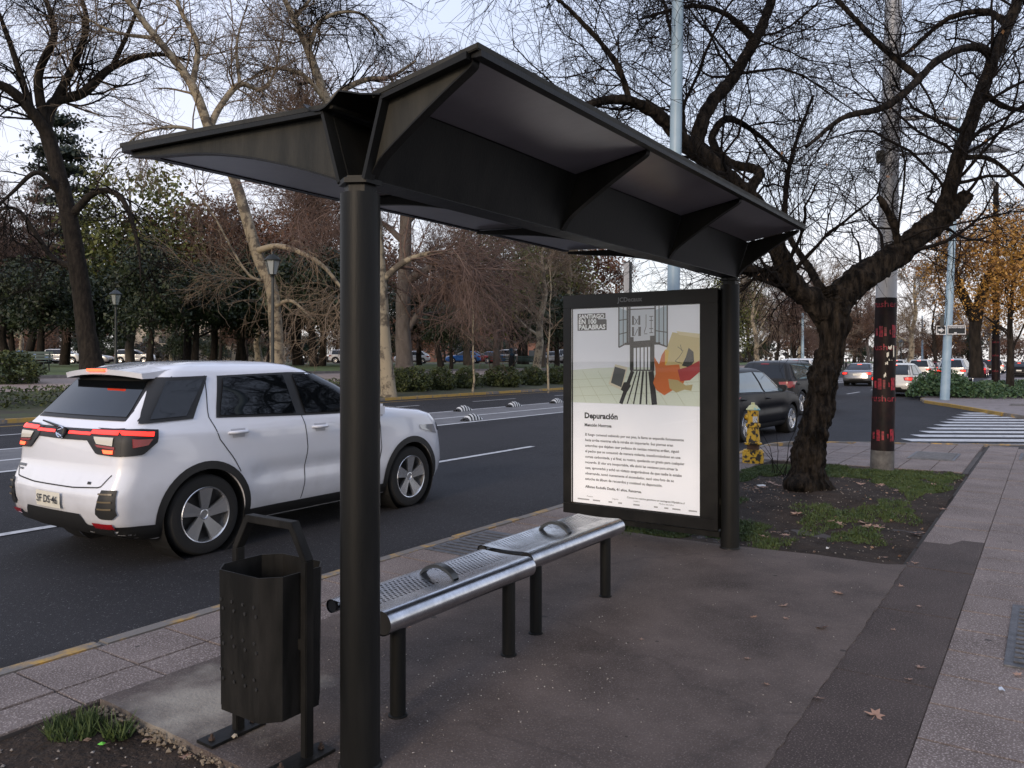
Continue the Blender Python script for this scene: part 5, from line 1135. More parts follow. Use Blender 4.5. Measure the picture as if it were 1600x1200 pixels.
# avenue trees to the right
for kind, u, d, sc, lb in [('bareB',1180,58,.75,'bare pale tree left of the gnarled tree, beyond the avenue'), ('bareC',1235,62,.75,'mauve bare tree behind the gnarled trunk'), ('bareB',1290,66,.85,'pale bare plane tree at the avenue edge behind the saloon'), ('bareD',1335,84,.95,'brown bare tree left of the wrapped pole'), ('bareB',1425,90,1.0,'pale plane tree right of the wrapped pole'), ('bareD',1462,98,1.05,'brown bare tree behind the street sign')]:
    plant(kind, u, d, lb, name='avenue_tree', sc=sc)
G = 'bare trees in the far rows of the park'
far_kinds = ['bareA','bareC','bareD','bareC','bareA','bareB']
R_ = random.Random(5)
for i in range(46):
    u = -120 + 1780*(i+.5)/46 + R_.uniform(-25,25); d = R_.uniform(82,150)
    if u > 1330: d = R_.uniform(125,190)
    k_ = R_.choice(far_kinds); plant(k_, u, d, 'bare brown tree standing in the far rows behind the park', name='far_tree', sc=R_.uniform(.85,1.15), group=G, z=1.1)
G2 = 'dark shrubs closing the far side of the park'
for i in range(26):
    u = -100 + 1720*(i+.5)/26 + R_.uniform(-20,20); d = R_.uniform(112,135)
    if u > 1330: d = R_.uniform(170,200)
    plant(R_.choice(['ever','dry','ever2']), u, d, 'dark leafy tree at the far side of the park', name='far_evergreen', sc=R_.uniform(.7,1.0), group=G2, z=.4, hz=.8)
# the far wood closing the horizon, one mass
R3 = np.random.default_rng(55); n = 42000; uu = R3.uniform(-400,2100,n); dd = np.where(uu > 1280, R3.uniform(205,235,n), R3.uniform(150,175,n)); rr_ = (uu-800)/FPX*dd; hh = (5.5+2.5*np.sin(uu*.021)+1.6*np.sin(uu*.057+1))*np.sqrt(R3.uniform(0,1,n))+.6
V, F = leaf_quads(np.stack([CAMX+CF*dd+SF*rr_, CAMY+SF*dd-CF*rr_, hh], 1), .42, R3); o = link('far_wood', np_mesh('far_wood', V, F, False), leafmat('far_wood_leaves',(.035,.028,.022),(.075,.055,.042),.05)); o['kind'] = 'stuff'; tag(o, 'brown wood closing the far side of the park', 'wood')
# right corner across the side street
tg_ = plant('gold', 1578, 33, 'nearer golden leaved tree by the wooden pole across the side street', name='golden_tree', sc=1.0); 
plant('gold', 1640, 44, 'farther golden leaved tree cut by the right edge', name='golden_tree', sc=1.15)
bq = at(1526, 585, 33.5); bq.z = -.05
explicit_tree('corner_tree', 'dark trunk rising from ground cover beside the street sign pole', bq, [[(1526,590,33.5,.30),(1525,560,33.5,.24),(1523,520,33.5,.22),(1528,485,33.5,.22),(1540,440,33.5,.16),(1560,390,33.5,.1)],[(1524,500,33.5,.18),(1505,460,33.3,.14),(1490,420,33,.08),(1470,390,32.8,.03)],[(1540,440,33.5,.14),(1580,420,33.2,.09),(1610,380,33,.04)]],
    [dict(M=60, nseg=6, lr=(1.0,3.0), ang=(.5,1.2), noise=.2, trop=(0,0,.02), tr=(.4,1), rr=.4, rmin=.02), dict(M=500, nseg=5, lr=(.6,1.6), ang=(.4,1.2), noise=.2, trop=(0,0,-.02), tr=(.1,1), rr=.5, rmin=.010), dict(M=1800, nseg=4, lr=(.3,.9), ang=(.3,1.1), noise=.2, trop=(0,0,-.04), tr=(.05,1), rr=.6, rmin=.007)], m_bark_d, m_twig_b, k=10, amp=.03, leaves=(2600,.06,m_gold))
# young slender trees on the far verge
for u, lb, hgt in ((735,'slender sapling on the far verge left of the striped lane humps', 5.2), (857,'slender sapling on the far verge left of the poster case', 6.0)):
    p = at(u, 612, 36.5); p.z = .02; t = thing('young_tree', p, lb, 'tree'); R2 = np.random.default_rng(int(u)); n = 10
    pth = np.concatenate([np.cumsum(R2.normal(size=(n,2))*.05, axis=0), np.linspace(0,hgt,n)[:,None]], 1)[None]; rad = np.linspace(.055,.015,n)[None]
    V, F = tubes(pth, rad, 7); link('trunk', np_mesh('trunk', V, F), m_bark_p, t)
    a, b = grow(pth, rad, 16, 6, (.7,2.0), (.5,1.2), .2, (0,0,.04), (.4,1), .6, .012, .4, R2); c_, e_ = grow(a, b, 120, 4, (.3,.9), (.4,1.1), .2, (0,0,0), (.1,1), .6, .007, .5, R2); V, F = joinVF([tubes(a,b,4), tubes(c_,e_,3)]); link('crown', np_mesh('crown', V, F), m_twig_p, t)

# ---------------------------------------------------------------- hedges, ground cover, grass
def ball_leaves(r, n, size, R):
    u = norm(R.normal(size=(n,3))); bump = 1 + .10*np.sin(u[:,0]*6+u[:,1]*5) + .08*np.sin(u[:,2]*9+u[:,0]*3); c = u*(np.array(r)[None,:])*(bump*R.uniform(.72,1.03,n))[:,None]; c[:,2] = np.maximum(c[:,2], -r[2]*.8)
    return leaf_quads(c, size, R)
hb_ = []
for k in range(3):
    R3 = np.random.default_rng(60+k); V, F = ball_leaves((.75,.75,.66), 3600, .055, R3); m3 = np_mesh('foliage', V, F, False); m3.materials.append(m_hedge); hb_.append(m3)
for i, (u, w_, lb) in enumerate([(14,1.25,'round clipped bush at the left edge of the photo'), (645,1.15,'round clipped bush nearest the mottled plane trunk'), (688,1.0,'round clipped bush second from the mottled trunk'), (728,.8,'low clipped bush behind the slender sapling'), (786,1.35,'widest clipped bush in the far verge hedge'), (832,.95,'round clipped bush behind the second sapling'), (872,1.05,'clipped bush just left of the poster case'), (905,1.1,'clipped bush behind the poster case'), (620,.8,'small clipped bush touching the mottled trunk')]):
    d = 38 if i else 27; p = at(u, 600, d); 
    y_ = 22.4; k_ = (y_-CAMY)/(p.y-CAMY) if i else 1.0; px_, py_ = CAMX+(p.x-CAMX)*k_, CAMY+(p.y-CAMY)*k_
    t = thing('clipped_bush', (px_, py_, float(parkz(py_))+.42), lb, 'bush', 'clipped bushes along the far verge', random.uniform(0,6)); t.scale = (w_*1.05, w_*1.05, .95+.15*(w_-1)); link('foliage', hb_[i % 3], None, t)
    bx_ = MB(); bx_.tube([(0,0,-.65),(.02,.01,.3)], [.05,.02], 6); bx_.build('stem', m_bark_d, t)
R3 = np.random.default_rng(77); n = 16000; c = np.stack([R3.uniform(6,62,n), R3.normal(23.0,.35,n), R3.uniform(.1,.75,n)], 1); V, F = leaf_quads(c, .06, R3); o = link('low_hedge', np_mesh('low_hedge', V, F, False), m_hedge); tag(o, 'low dark green hedge strip between the clipped bushes', 'hedge'); o['kind'] = 'stuff'
# ground cover on the far corner
R3 = np.random.default_rng(78); pts = []
for (u0, d0, ru, h) in [(1470,33,1.3,1.15),(1500,34,1.2,.5),(1535,33,1.7,.6),(1570,34,1.5,.55),(1555,36,1.6,.6),(1590,37,1.5,.6),(1450,34.5,.8,.7)]:
    p = at(u0, 563, d0); m_ = 2600; q = R3.uniform(0,6.28,m_); rr_ = ru*np.sqrt(R3.uniform(0,1,m_)); zz = h*np.sqrt(np.maximum(0,1-(rr_/ru)**2))*R3.uniform(.35,1.05,m_); pts.append(np.stack([p.x+rr_*np.cos(q), p.y+rr_*np.sin(q), zz], 1))
V, F = leaf_quads(np.vstack(pts), .07, R3); o = link('ground_cover', np_mesh('ground_cover', V, F, False), m_cover); o['kind'] = 'stuff'; tag(o, 'leafy green ground cover round the far corner trees', 'ground cover')
# grass in the beds: blades as tapered triangles
def blades(c, h, R):
    n = len(c); q = R.uniform(0,6.28,n); s = R.uniform(.4,1.2,n)[:,None]*h; dx = np.stack([np.cos(q),np.sin(q),np.zeros(n)],1); lean = R.normal(size=(n,3))*.45; lean[:,2] = 1; up = norm(lean)*s
    V = np.stack([c-dx*.006, c+dx*.006, c+up],1).reshape(-1,3); return V, np.arange(3*n).reshape(-1,3)
R3 = np.random.default_rng(79); pts = []
def tuft(x, y, rx, ry, n, z0=.0, th=0):
    n = int(n*2.6)
    q = R3.uniform(0,6.28,n); r_ = np.sqrt(R3.uniform(0,1,n)); k_ = 1+.35*np.sin(3*q+x*5)+.2*np.sin(7*q+y*3); a = rx*r_*k_*np.cos(q); b = ry*r_*k_*np.sin(q); X = x+a; Y = y+b; ok = (X > 4.35) & (X < 10.1) & (Y > -1.2) & (Y < 1.36)
    X, Y = X[ok], Y[ok]; pts.append(np.stack([X, Y, bedz(X, Y)-.004], 1))
for x, y, rx, ry, n in [(5.0,.75,.7,.65,5200),(5.9,1.0,.6,.35,2600),(9.3,.7,.8,.55,5600),(8.6,1.1,.6,.25,2400),(9.4,-.35,.65,.55,4200),(8.4,-.85,.7,.25,1900),(6.0,-.35,.55,.3,900),(5.4,-.75,.35,.2,500),(6.6,-.8,.45,.25,700),(9.6,-.95,.4,.2,800),(4.6,-.2,.3,.15,260)]: tuft(x,y,rx,ry,n)
V, F = blades(np.vstack(pts), .042, R3); gp = np.vstack(pts); gi = R3.integers(0, len(gp), 9000); gc = gp[gi] + np.stack([R3.normal(size=9000)*.05, R3.normal(size=9000)*.05, R3.uniform(.008,.035,9000)], 1); V2, F2 = leaf_quads(gc, .011, R3, flat=.5, aspect=.8)
V = np.vstack([V, V2]); F = np.vstack([F, np.vstack([F2[:,[0,1,2]], F2[:,[0,2,3]]])+len(V)-len(V2)]); o = link('bed_grass', np_mesh('bed_grass', V, F, False), m_grass); o['kind'] = 'stuff'; tag(o, 'short green grass patches in the tree bed', 'grass')
# lawn grass tufts too far to see singly stay in the material; weeds by the pad corner
pts = []
for x, y, r_, n in [(-.42,1.22,.11,420),(-.33,1.05,.06,120),(-.9,1.1,.08,90),(4.3,1.15,.35,500)]:
    q = R3.uniform(0,6.28,n); rr_ = r_*np.sqrt(R3.uniform(0,1,n)); pts.append(np.stack([x+rr_*np.cos(q), y+rr_*np.sin(q), np.full(n,-.03)],1))
V, F = blades(np.vstack(pts), .085, R3); o = link('weeds', np_mesh('weeds', V, F, False), m_grass); o['kind'] = 'stuff'; tag(o, 'small green weeds growing at the pad corners', 'weeds')
# gravel crumbs on the soil
R3 = np.random.default_rng(80); n = 1500; X = np.concatenate([R3.uniform(4.4,10,n//2), R3.uniform(-3,-.3,n//2)]); Y = R3.uniform(-1.2,1.35,n); Z = np.where(X > 0, bedz(X,Y), nearz(X,Y))+.003; s = R3.uniform(.003,.010,n)[:,None]
c = np.stack([X,Y,Z],1); oc = np.array([[1,0,0],[0,1,0],[-1,0,0],[0,-1,0],[0,0,.8],[0,0,-.8]]); V = (c[:,None,:]+oc[None]*s[:,None,:]*R3.uniform(.6,1.3,(n,6,1))).reshape(-1,3)
tri = np.array([[0,1,4],[1,2,4],[2,3,4],[3,0,4],[1,0,5],[2,1,5],[3,2,5],[0,3,5]]); F = (np.arange(n)[:,None,None]*6+tri[None]).reshape(-1,3); o = link('gravel', np_mesh('gravel', V, F, False), mat('gravel',(.12,.10,.085),.9,c2=(.30,.27,.24),scale=30)); o['kind'] = 'stuff'; tag(o, 'small stones and crumbs scattered over the bare soil', 'gravel')
# ragged broken edge of the pad
n = 900; X = -.25 + R3.normal(size=n)*.018; Y = R3.uniform(-.25,1.36,n); Z = R3.uniform(-.06,-.005,n); s = R3.uniform(.004,.014,n)[:,None]; c = np.stack([X-.012,Y,Z],1)
V = (c[:,None,:]+oc[None]*s[:,None,:]*R3.uniform(.6,1.3,(n,6,1))).reshape(-1,3); F = (np.arange(n)[:,None,None]*6+tri[None]).reshape(-1,3); o = link('rubble', np_mesh('rubble', V, F, False), mat('pad_rubble',(.14,.11,.08),.9,c2=(.24,.19,.13),scale=25)); o['kind'] = 'stuff'; tag(o, 'crumbled aggregate along the broken pad edge', 'rubble')

# leaf litter in the beds, crumbs on the pad: too small to pick apart
R3 = np.random.default_rng(81); n = 900; X = np.concatenate([R3.normal(7.0,1.0,n//3), R3.uniform(4.4,10,n//3), R3.uniform(-3,-.35,n//3)]); Y = np.concatenate([R3.normal(.75,.35,n//3), R3.uniform(-1.2,1.3,n//3), R3.uniform(-1.2,1.3,n//3)]); ok = (Y < 1.35) & (Y > -1.22) & ((X > 4.4) | (X < -.3)) & (X < 10.1); X, Y = X[ok], Y[ok]
Z = np.where(X > 0, bedz(X,Y), nearz(X,Y))+.008; V, F = leaf_quads(np.stack([X,Y,Z],1), .016, R3, flat=.25, aspect=.55); o = link('leaf_litter', np_mesh('leaf_litter', V, F, False), mat('leaf_litter',(.10,.055,.035),.9,c2=(.30,.20,.14),scale=9)); o['kind'] = 'stuff'; tag(o, 'small dry leaf fragments strewn over the soil beds', 'leaf litter')
n = 420; X = R3.uniform(-.2,4.2,n); Y = R3.uniform(-1.2,1.35,n); k_ = n//2; X[:k_] = R3.normal(1.1,.55,k_); Y[:k_] = R3.normal(.05,.3,k_); X = np.clip(X,-.2,4.2); s = R3.uniform(.0015,.0048,n)[:,None]; c = np.stack([X,Y,np.full(n,.0075)],1)
V = (c[:,None,:]+oc[None]*s[:,None,:]*R3.uniform(.6,1.3,(n,6,1))).reshape(-1,3); F = (np.arange(n)[:,None,None]*6+tri[None]).reshape(-1,3); o = link('crumbs', np_mesh('crumbs', V, F, False), mat('crumbs',(.20,.17,.15),.9,c2=(.5,.47,.43),scale=20)); o['kind'] = 'stuff'; tag(o, 'tiny pale crumbs and grit scattered on the shelter pad', 'grit')
# ---------------------------------------------------------------- poles, lamps, signs
m_galv = mat('galvanised', (.24,.25,.27), .5, metal=.1, c2=(.44,.45,.47), scale=3, stretch=(1,1,.2), detail=6); m_blue = mat('blue_grey_paint', (.22,.32,.40), .45, c2=(.28,.38,.46), scale=3)
m_dkpost = mat('dark_lamp_iron', (.018,.022,.022), .5); m_wrap = mat('wrap_poster', (.005,.0045,.005), .5, spec=.15, c2=(.020,.010,.010), scale=5, bump=.25, bscale=9); m_wred = mat('wrap_red', (.30,.010,.024), .5, c2=(.03,.004,.006), scale=22, lo=.40, hi=.62, detail=5)
def wrap_text(par, s, R, z, hgt, ang0, width, m, name='wrap_lettering', P0=Vector((0,0,0))):
    vs, fs = text_pts(s, width=width, bold=.012); k = hgt/max(v[1] for v in vs); MB().add([(P0.x + R*math.cos(ang0 + x/R), P0.y + R*math.sin(ang0 + x/R), z+y*k) for x, y in vs], fs).build(name, m, par)
# big galvanised pole wrapped in posters
p0 = at(1378, 733, 11.0); lean = Vector((at(1396, 0, 11.0).x-p0.x, at(1396,0,11).y-p0.y, 0)); zt_ = at(1396,0,11).z
t = thing('utility_pole', (p0.x,p0.y,-.02), 'thick galvanised pole wrapped in black and red posters', 'pole')
LK = lean/zt_
def cz(z): return LK*z
bx = MB(); bx.tube([cz(z)+Vector((0,0,z)) for z in np.linspace(0,8.5,12)], [.148-.006*z for z in np.linspace(0,8.5,12)], 28); bx.build('shaft', m_galv, t, smooth=50)
vdir = math.atan2(CAMY-p0.y, CAMX-p0.x)
wr = MB(); wr.tube([cz(z)+Vector((0,0,z)) for z in np.linspace(.30,2.40,10)], [.1515-.006*z+.002*math.sin(z*9) for z in np.linspace(.30,2.40,10)], 40, caps=False); wro = wr.build('poster_wrap', m_wrap, t, smooth=50)
for z in (.98, 1.68, 2.27):
    for a_ in (0, 2.1, 4.2): wrap_text(wro, 'usher', .158-.006*z, z, .085, vdir - .95 + a_, .30, m_wred, P0=cz(z))
for z in (.50, 1.20, 1.92):
    for a_, w_, h_ in ((-.95,.04,.10),(-.55,.05,.15),(-.1,.03,.12),(.35,.02,.06),(.6,.07,.17),(1.4,.05,.1),(2.5,.06,.14),(3.6,.05,.15)):
        R_b = .1575-.006*z; n = 5; V = []; 
        for i in range(n): q = vdir+a_+w_/R_b*(i/(n-1)); V += [(cz(z).x+R_b*math.cos(q), cz(z).y+R_b*math.sin(q), z-h_*.4), (cz(z).x+R_b*math.cos(q), cz(z).y+R_b*math.sin(q), z+h_*.6)]
        MB().add(V, [(2*i,2*i+2,2*i+3,2*i+1) for i in range(n-1)]).build('printed_block', m_wred, wro)
bs_ = MB(); bs_.tube([cz(z)+Vector((0,0,z)) for z in (0,.15,.299)], [.153,.1525,.1515], 28, caps=False); bs_.build('stained_base', mat('stained_base',(.05,.048,.046),.8,c2=(.13,.125,.12),scale=7,detail=7), t, smooth=50)
# torn scraps of white backing paper
R4 = random.Random(9)
for (a_, z, w_, h_) in ((.28,1.72,.05,.07),(.15,1.62,.03,.09),(.35,1.55,.05,.05),(.05,1.50,.035,.06),(-.05,1.34,.03,.08),(.75,1.66,.02,.18)):
    R_b = .1590-.006*z; V = []
    for i in range(4): q = vdir+a_+w_/R_b*i/3; V += [(cz(z).x+R_b*math.cos(q), cz(z).y+R_b*math.sin(q), z-h_/2+R4.uniform(0,.03)), (cz(z).x+R_b*math.cos(q), cz(z).y+R_b*math.sin(q), z+h_/2-R4.uniform(0,.04))]
    MB().add(V, [(2*i,2*i+2,2*i+3,2*i+1) for i in range(3)]).build('torn_scrap', m_plate_w, wro)
# lamp arm and head on the big pole
A = at(1393,238,11)-p0; ah = MB(); ah.tube([A, at(1440,236,11)-p0, at(1500,232,11.3)-p0], [.022,.020,.018], 8); ah.build('lamp_arm', m_galv, t)
H0, H1 = at(1492,231,11.25)-p0, at(1578,229,11.7)-p0; hm = MB(); hm.tube([H0, H0.lerp(H1,.15), H0.lerp(H1,.5)+Vector((0,0,.02)), H0.lerp(H1,.9), H1], [.03,.055,.075,.05,.02], 12); hm.build('lamp_head', m_galv, t, smooth=50)
bx = MB(); bx.box(-.05,.05,-.05,.05,-.06,.10, Matrix.Translation(at(1376,243,10.9)-p0)); bx.build('fuse_box', m_dkpost, t)
# tall blue-grey pole behind the shelter
p1 = atz(1047, 7.75, -.05); p1t = at(1059,0,7.75); t = thing('lamp_post', (p1.x,p1.y,-.05), 'tall blue grey pole rising behind the shelter roof', 'pole'); d_ = Vector((p1t.x-p1.x,p1t.y-p1.y,0))/p1t.z
bx = MB(); bx.tube([d_*z+Vector((0,0,z)) for z in np.linspace(0,9,8)], [.066-.0022*z for z in np.linspace(0,9,8)], 24); bx.build('shaft', m_blue, t, smooth=50); bx = MB(); bx.box(-.11,.11,-.11,.11,0.02,.06); bx.build('base_plate', m_blue, t)
# slim dark sign post behind the poster case
p2 = atz(981, 14, -.05); t = thing('sign_post', (p2.x,p2.y,-.05), 'slim dark post with steel edge standing behind the poster case', 'post'); MB().box(-.045,.045,-.06,.06,0,3.30).build('shaft', m_dkpost, t); MB().box(-.06,-.046,-.05,.05,.4,3.28).build('steel_edge', m_galv, t)
# blue street-name pole with curved signs
p3 = atz(1476,30.5,0.0); p3t = at(1497,185,30.5); d_ = Vector((p3t.x-p3.x,p3t.y-p3.y,0))/p3t.z; t = thing('street_sign_pole', (p3.x,p3.y,0), 'blue grey lamp pole carrying the black street name signs', 'street sign')
bx = MB(); bx.tube([d_*z+Vector((0,0,z)) for z in np.linspace(0,p3t.z,9)], [.17-.008*z for z in np.linspace(0,p3t.z,9)], 18); bx.build('shaft', m_blue, t, smooth=50)
ar = MB(); ar.tube([p3t-p3, at(1470,183,30.5)-p3, at(1425,183,30.5)-p3], [.07,.06,.05], 8); ar.build('lamp_arm', m_galv, t); ar = MB(); q0, q1 = at(1440,184,30.5)-p3, at(1406,184,30.5)-p3; ar.tube([q0,q0.lerp(q1,.3),q1], [.05,.12,.05], 10); ar.build('lamp_head', m_galv, t)
m_sgn = mat('sign_black', (.012,.013,.013), .4); m_sgw = mat('sign_white', (.62,.62,.62), .5)
rgt = Vector((SF, -CF, 0)); fwd = Vector((CF, SF, 0))
def signboard(u0, u1, v0, v1, draw):
    a = at(u0, v1, 30.25)-p3; b = at(u1, v0, 30.25)-p3; wd = (b-a).dot(rgt); hg = b.z-a.z
    def q(x, y, e=0): return a + rgt*(x*wd) + Vector((0,0,y*hg)) - fwd*e
    s_ = MB(); s_.add([q(0,0,-.01),q(1,0,-.01),q(1,1,-.01),q(0,1,-.01),q(0,0),q(1,0),q(1,1),q(0,1)], [(0,1,2,3),(4,5,6,7),(0,1,5,4),(1,2,6,5),(2,3,7,6),(3,0,4,7)]); so = s_.build('sign_board', m_sgw, t)
    ex, ey = .018/wd*1.6, .018/hg*1.6; MB().add([q(ex,ey,.003),q(1-ex,ey,.003),q(1-ex,1-ey,.003),q(ex,1-ey,.003)], [(0,1,2,3)]).build('sign_face', m_sgn, so); draw(q, so, wd, hg)
def arrow(q, so, wd, hg): MB().add([q(x,y,.006) for x,y in ((.2,.40),(.45,.40),(.45,.18),(.84,.52),(.45,.86),(.45,.64),(.2,.64))], [tuple(range(7))]).build('arrow', m_sgw, so); MB().add([q(x,y,.006) for x,y in ((.09,.09),(.28,.09),(.28,.2),(.09,.2))],[(0,1,2,3)]).build('corner_mark', m_sgw, so)
def strname(q, so, wd, hg):
    vs, fs = text_pts('ESTADOS UNIDOS', width=.84, bold=.03); k = .17/max(v[1] for v in vs); MB().add([q(.08+x, .70+y*k,.006) for x,y in vs], fs).build('street_name', m_sgw, so); MB().add([q(x,y,.006) for x,y in ((.36,.1),(.5,.1),(.5,.24),(.36,.24))],[(0,1,2,3)]).build('number_block', m_sgw, so)
signboard(1463,1478,509,523,arrow); signboard(1480.5,1509,508.5,522.5,strname)
bx = MB(); bx.box(-.06,.06,-.06,.06,0,.42, Matrix.Translation(at(1472,511,30.1)-p3)); bx.build('meter_box', m_dkpost, t)
# wooden pole with posters at right
p4 = atz(1556, 36, 0); t = thing('wooden_pole', (p4.x,p4.y,0), 'dark wooden utility pole with red posters beside the golden tree', 'pole'); ztop = at(1560,285,36).z
bx = MB(); bx.tube([(0,0,0),(0.02,0,ztop*.5),(.03,0,ztop)], [.16,.14,.11], 14); bx.build('shaft', m_bark_d, t, smooth=50)
bx = MB(); bx.tube([(0,0,.6),(0.01,0,2.6)], [.172,.165], 24, caps=False); wv_ = bx.build('poster_wrap', m_wrap, t, smooth=50)
for z in (1.0,1.7,2.3): wrap_text(wv_, 'usher', .178, z, .10, math.atan2(CAMY-p4.y, CAMX-p4.x)-.9, .32, m_wred)
bx = MB(); bx.box(-.25,.25,-.04,.04,ztop-.35,ztop-.25); bx.build('cross_arm', m_bark_d, t); bx = MB(); bx.lathe([(.1,0),(.1,.3),(.05,.34)],12,Matrix.Translation((-.2,.1,ztop-.3))); bx.build('transformer_can', m_galv, t)
cb = MB(); a_ = at(1560,315,36); b_ = at(1700,322,30); c_ = at(1420,322,60); cb.tube([c_, c_.lerp(a_,.5)-Vector((0,0,.25)), a_, a_.lerp(b_,.5)-Vector((0,0,.2)), b_], .02, 5); tag(cb.build('overhead_cable', m_dkpost), 'thin black overhead cable strung to the wooden pole', 'cable')
# park lanterns
def lantern(u, vtop, d, lb, vbase=None):
    p = atz(u, d, 0); p.z = float(parkz(p.y)); h = at(u, vtop, d).z - p.z; t = thing('park_lantern', p, lb, 'lamp post', 'cast iron park lanterns')
    bx = MB(); bx.lathe([(.18,0),(.18,.12),(.12,.3),(.085,.5),(.065,1.2),(.055,h-1.05),(.09,h-1.02),(.06,h-.98),(.14,h-.92)], 14); bx.build('post', m_dkpost, t, smooth=40)
    bx = MB(); bx.lathe([(.16,h-.92),(.30,h-.38)], 6); bx.build('glass', mat('lantern_glass',(.28,.30,.30),.2), t)
    for i in range(6):
        q = i*math.pi/3; bx = MB(); bx.tube([(.162*math.cos(q),.162*math.sin(q),h-.92),(.305*math.cos(q),.305*math.sin(q),h-.38)], .018, 5); bx.build('glazing_bar', m_dkpost, t)
    bx = MB(); bx.lathe([(.33,h-.38),(.34,h-.34),(.13,h-.14),(.05,h-.11),(.05,h-.05),(.015,h)], 12); bx.build('cap', m_dkpost, t, smooth=30)
lantern(426, 393, 32, 'iron park lantern beside the leaning plane trunk'); lantern(181, 450, 44, 'iron park lantern right of the large dark trunk'); lantern(1236, 502, 62, 'iron park lantern behind the black hatchback'); lantern(1408, 530, 95, 'small far lantern right of the wrapped pole'); lantern(1318,520,80,'iron park lantern between gnarled tree and wrapped pole')
for u, vt, d, lb in ((1254,487,60,'thin blue grey pole left of the gnarled trunk'), (1441,492,105,'thin blue grey pole left of the street signs')):
    p = atz(u, d, ZR); t = thing('lamp_post', p, lb, 'pole'); h = at(u, vt, d).z; bx = MB(); bx.tube([(0,0,0),(0,0,h*.5),(0,0,h)], [.14,.11,.08], 10); bx.build('shaft', m_blue, t, smooth=50); bx = MB(); bx.box(-.2,.2,-.2,.2,0,.04); bx.build('base_plate', m_blue, t)
# striped lane separators
m_rub = mat('separator_rubber', (.02,.02,.022), .8); m_wst = mat('separator_white', (.55,.55,.53), .7)
for x, y, lb in ((15.0,10.75,'black and white lane hump nearest the SUV front'), (18.0,13.35,'striped lane hump on the far bike lane line, first from left'), (20.9,13.35,'striped lane hump on the far bike lane line, second from left'), (23.8,13.35,'striped lane hump on the far bike lane line, third from left'), (26.8,10.75,'striped lane hump on the near bike lane line by the poster case'), (6,10.75,'striped lane hump hidden behind the white SUV'), (9,13.35,'far striped lane hump behind the white SUV')):
    if x < 12: continue
    t = thing('lane_separator', (x,y,ZR+.009), lb, 'lane separator', 'striped rubber lane separators', .1); n = 11; L_ = .84
    for i in range(n-1):
        V = []
        for e in (i, i+1):
            f = e/n+.04; hh = .17*math.sin(min(1,max(0,f))*math.pi)**.7+.012; xx = -L_/2+L_*f
            for q in np.linspace(0, math.pi, 7): V.append((xx, .13*math.cos(q), hh*math.sin(q)))
        MB().add(V, [(k,k+1,k+8,k+7) for k in range(6)]).build('stripe', m_wst if i % 2 else m_rub, t, smooth=50)
# park benches
m_gr = mat('green_bench_paint', (.012,.045,.045), .5)
def pbench(u, d, rz, lb):
    p = atz(u, d, 0); p.z = float(parkz(p.y)); t = thing('park_bench', p, lb, 'bench', 'green slatted park benches', rz)
    for i in range(4): MB().box(-.95,.95,-.25+.12*i,-.15+.12*i,.42,.45).build('seat_slat', m_gr, t)
    for i in range(3): MB().box(-.95,.95,.26+.03*i,.29+.03*i,.52+.13*i,.62+.13*i).build('back_slat', m_gr, t)
    for x in (-.8,.8):
        lg = MB(); lg.tube([(x,-.24,0),(x,-.2,.41)], .03, 6); lg.build('leg', m_dkpost, t); lg = MB(); lg.tube([(x,.30,0),(x,.24,.41),(x,.355,.9)], .03, 6); lg.build('leg', m_dkpost, t)
pbench(42, 35, math.radians(-50), 'green slatted bench on the lawn at far left'); pbench(822, 62, math.radians(-56), 'dark bench on the park lawn beside the standing person'); pbench(780, 66, math.radians(-56), 'dark bench on the park lawn left of the standing person')
# people far off
def person(u, d, lb, cj, cp, sit=False):
    p = atz(u, d, 0); p.z = float(parkz(p.y)) if p.y > 20 else ZR
    t = thing('person', p, lb, 'person'); me = bpy.data.meshes.new('body'); bm = bmesh.new()
    J = [(0,0,.95),(0,0,1.2),(0,0,1.42),(0,0,1.52),(0,0,1.66),(0,0,1.76),(.10,0,.9),(.12,.03,.5),(.12,.0,.06),(.13,-.12,.03),(-.10,0,.9),(-.12,-.03,.5),(-.12,0,.06),(-.13,-.12,.03),(.20,0,1.40),(.26,.02,1.12),(.25,-.10,.88),(-.20,0,1.40),(-.26,.02,1.12),(-.25,-.10,.88)]
    E = [(0,1),(1,2),(2,3),(3,4),(4,5),(0,6),(6,7),(7,8),(8,9),(0,10),(10,11),(11,12),(12,13),(2,14),(14,15),(15,16),(2,17),(17,18),(18,19)]
    RR = [.15,.15,.16,.06,.10,.07,.10,.075,.05,.04,.10,.075,.05,.04,.07,.055,.04,.07,.055,.04]
    me.from_pydata(J, E, []); me.update(); o = link('body', me, cj, t); o.modifiers.new('s','SKIN')
    for v, r_ in zip(o.data.skin_vertices[0].data, RR): v.radius = (r_, r_*.8)
    o.data.skin_vertices[0].data[0].use_root = True; o.modifiers.new('u','SUBSURF').render_levels = 1
    dg = bpy.context.evaluated_depsgraph_get(); m2 = bpy.data.meshes.new_from_object(o.evaluated_get(dg)); bpy.data.objects.remove(o); m2.materials.clear(); m2.materials.append(cj); m2.materials.append(cp); m2.materials.append(mat('skin',(.30,.17,.12),.6))
    for pl in m2.polygons: z = pl.center.z; pl.material_index = 2 if z > 1.5 else (1 if z < .92 else 0); pl.use_smooth = True
    link('body', m2, None, t)
    h_ = MB(); h_.lathe([(.085,1.68),(.105,1.72),(.10,1.78),(.06,1.83),(.01,1.845)], 12); h_.build('hair', mat('hair_dark',(.02,.015,.012),.7), t, smooth=50)
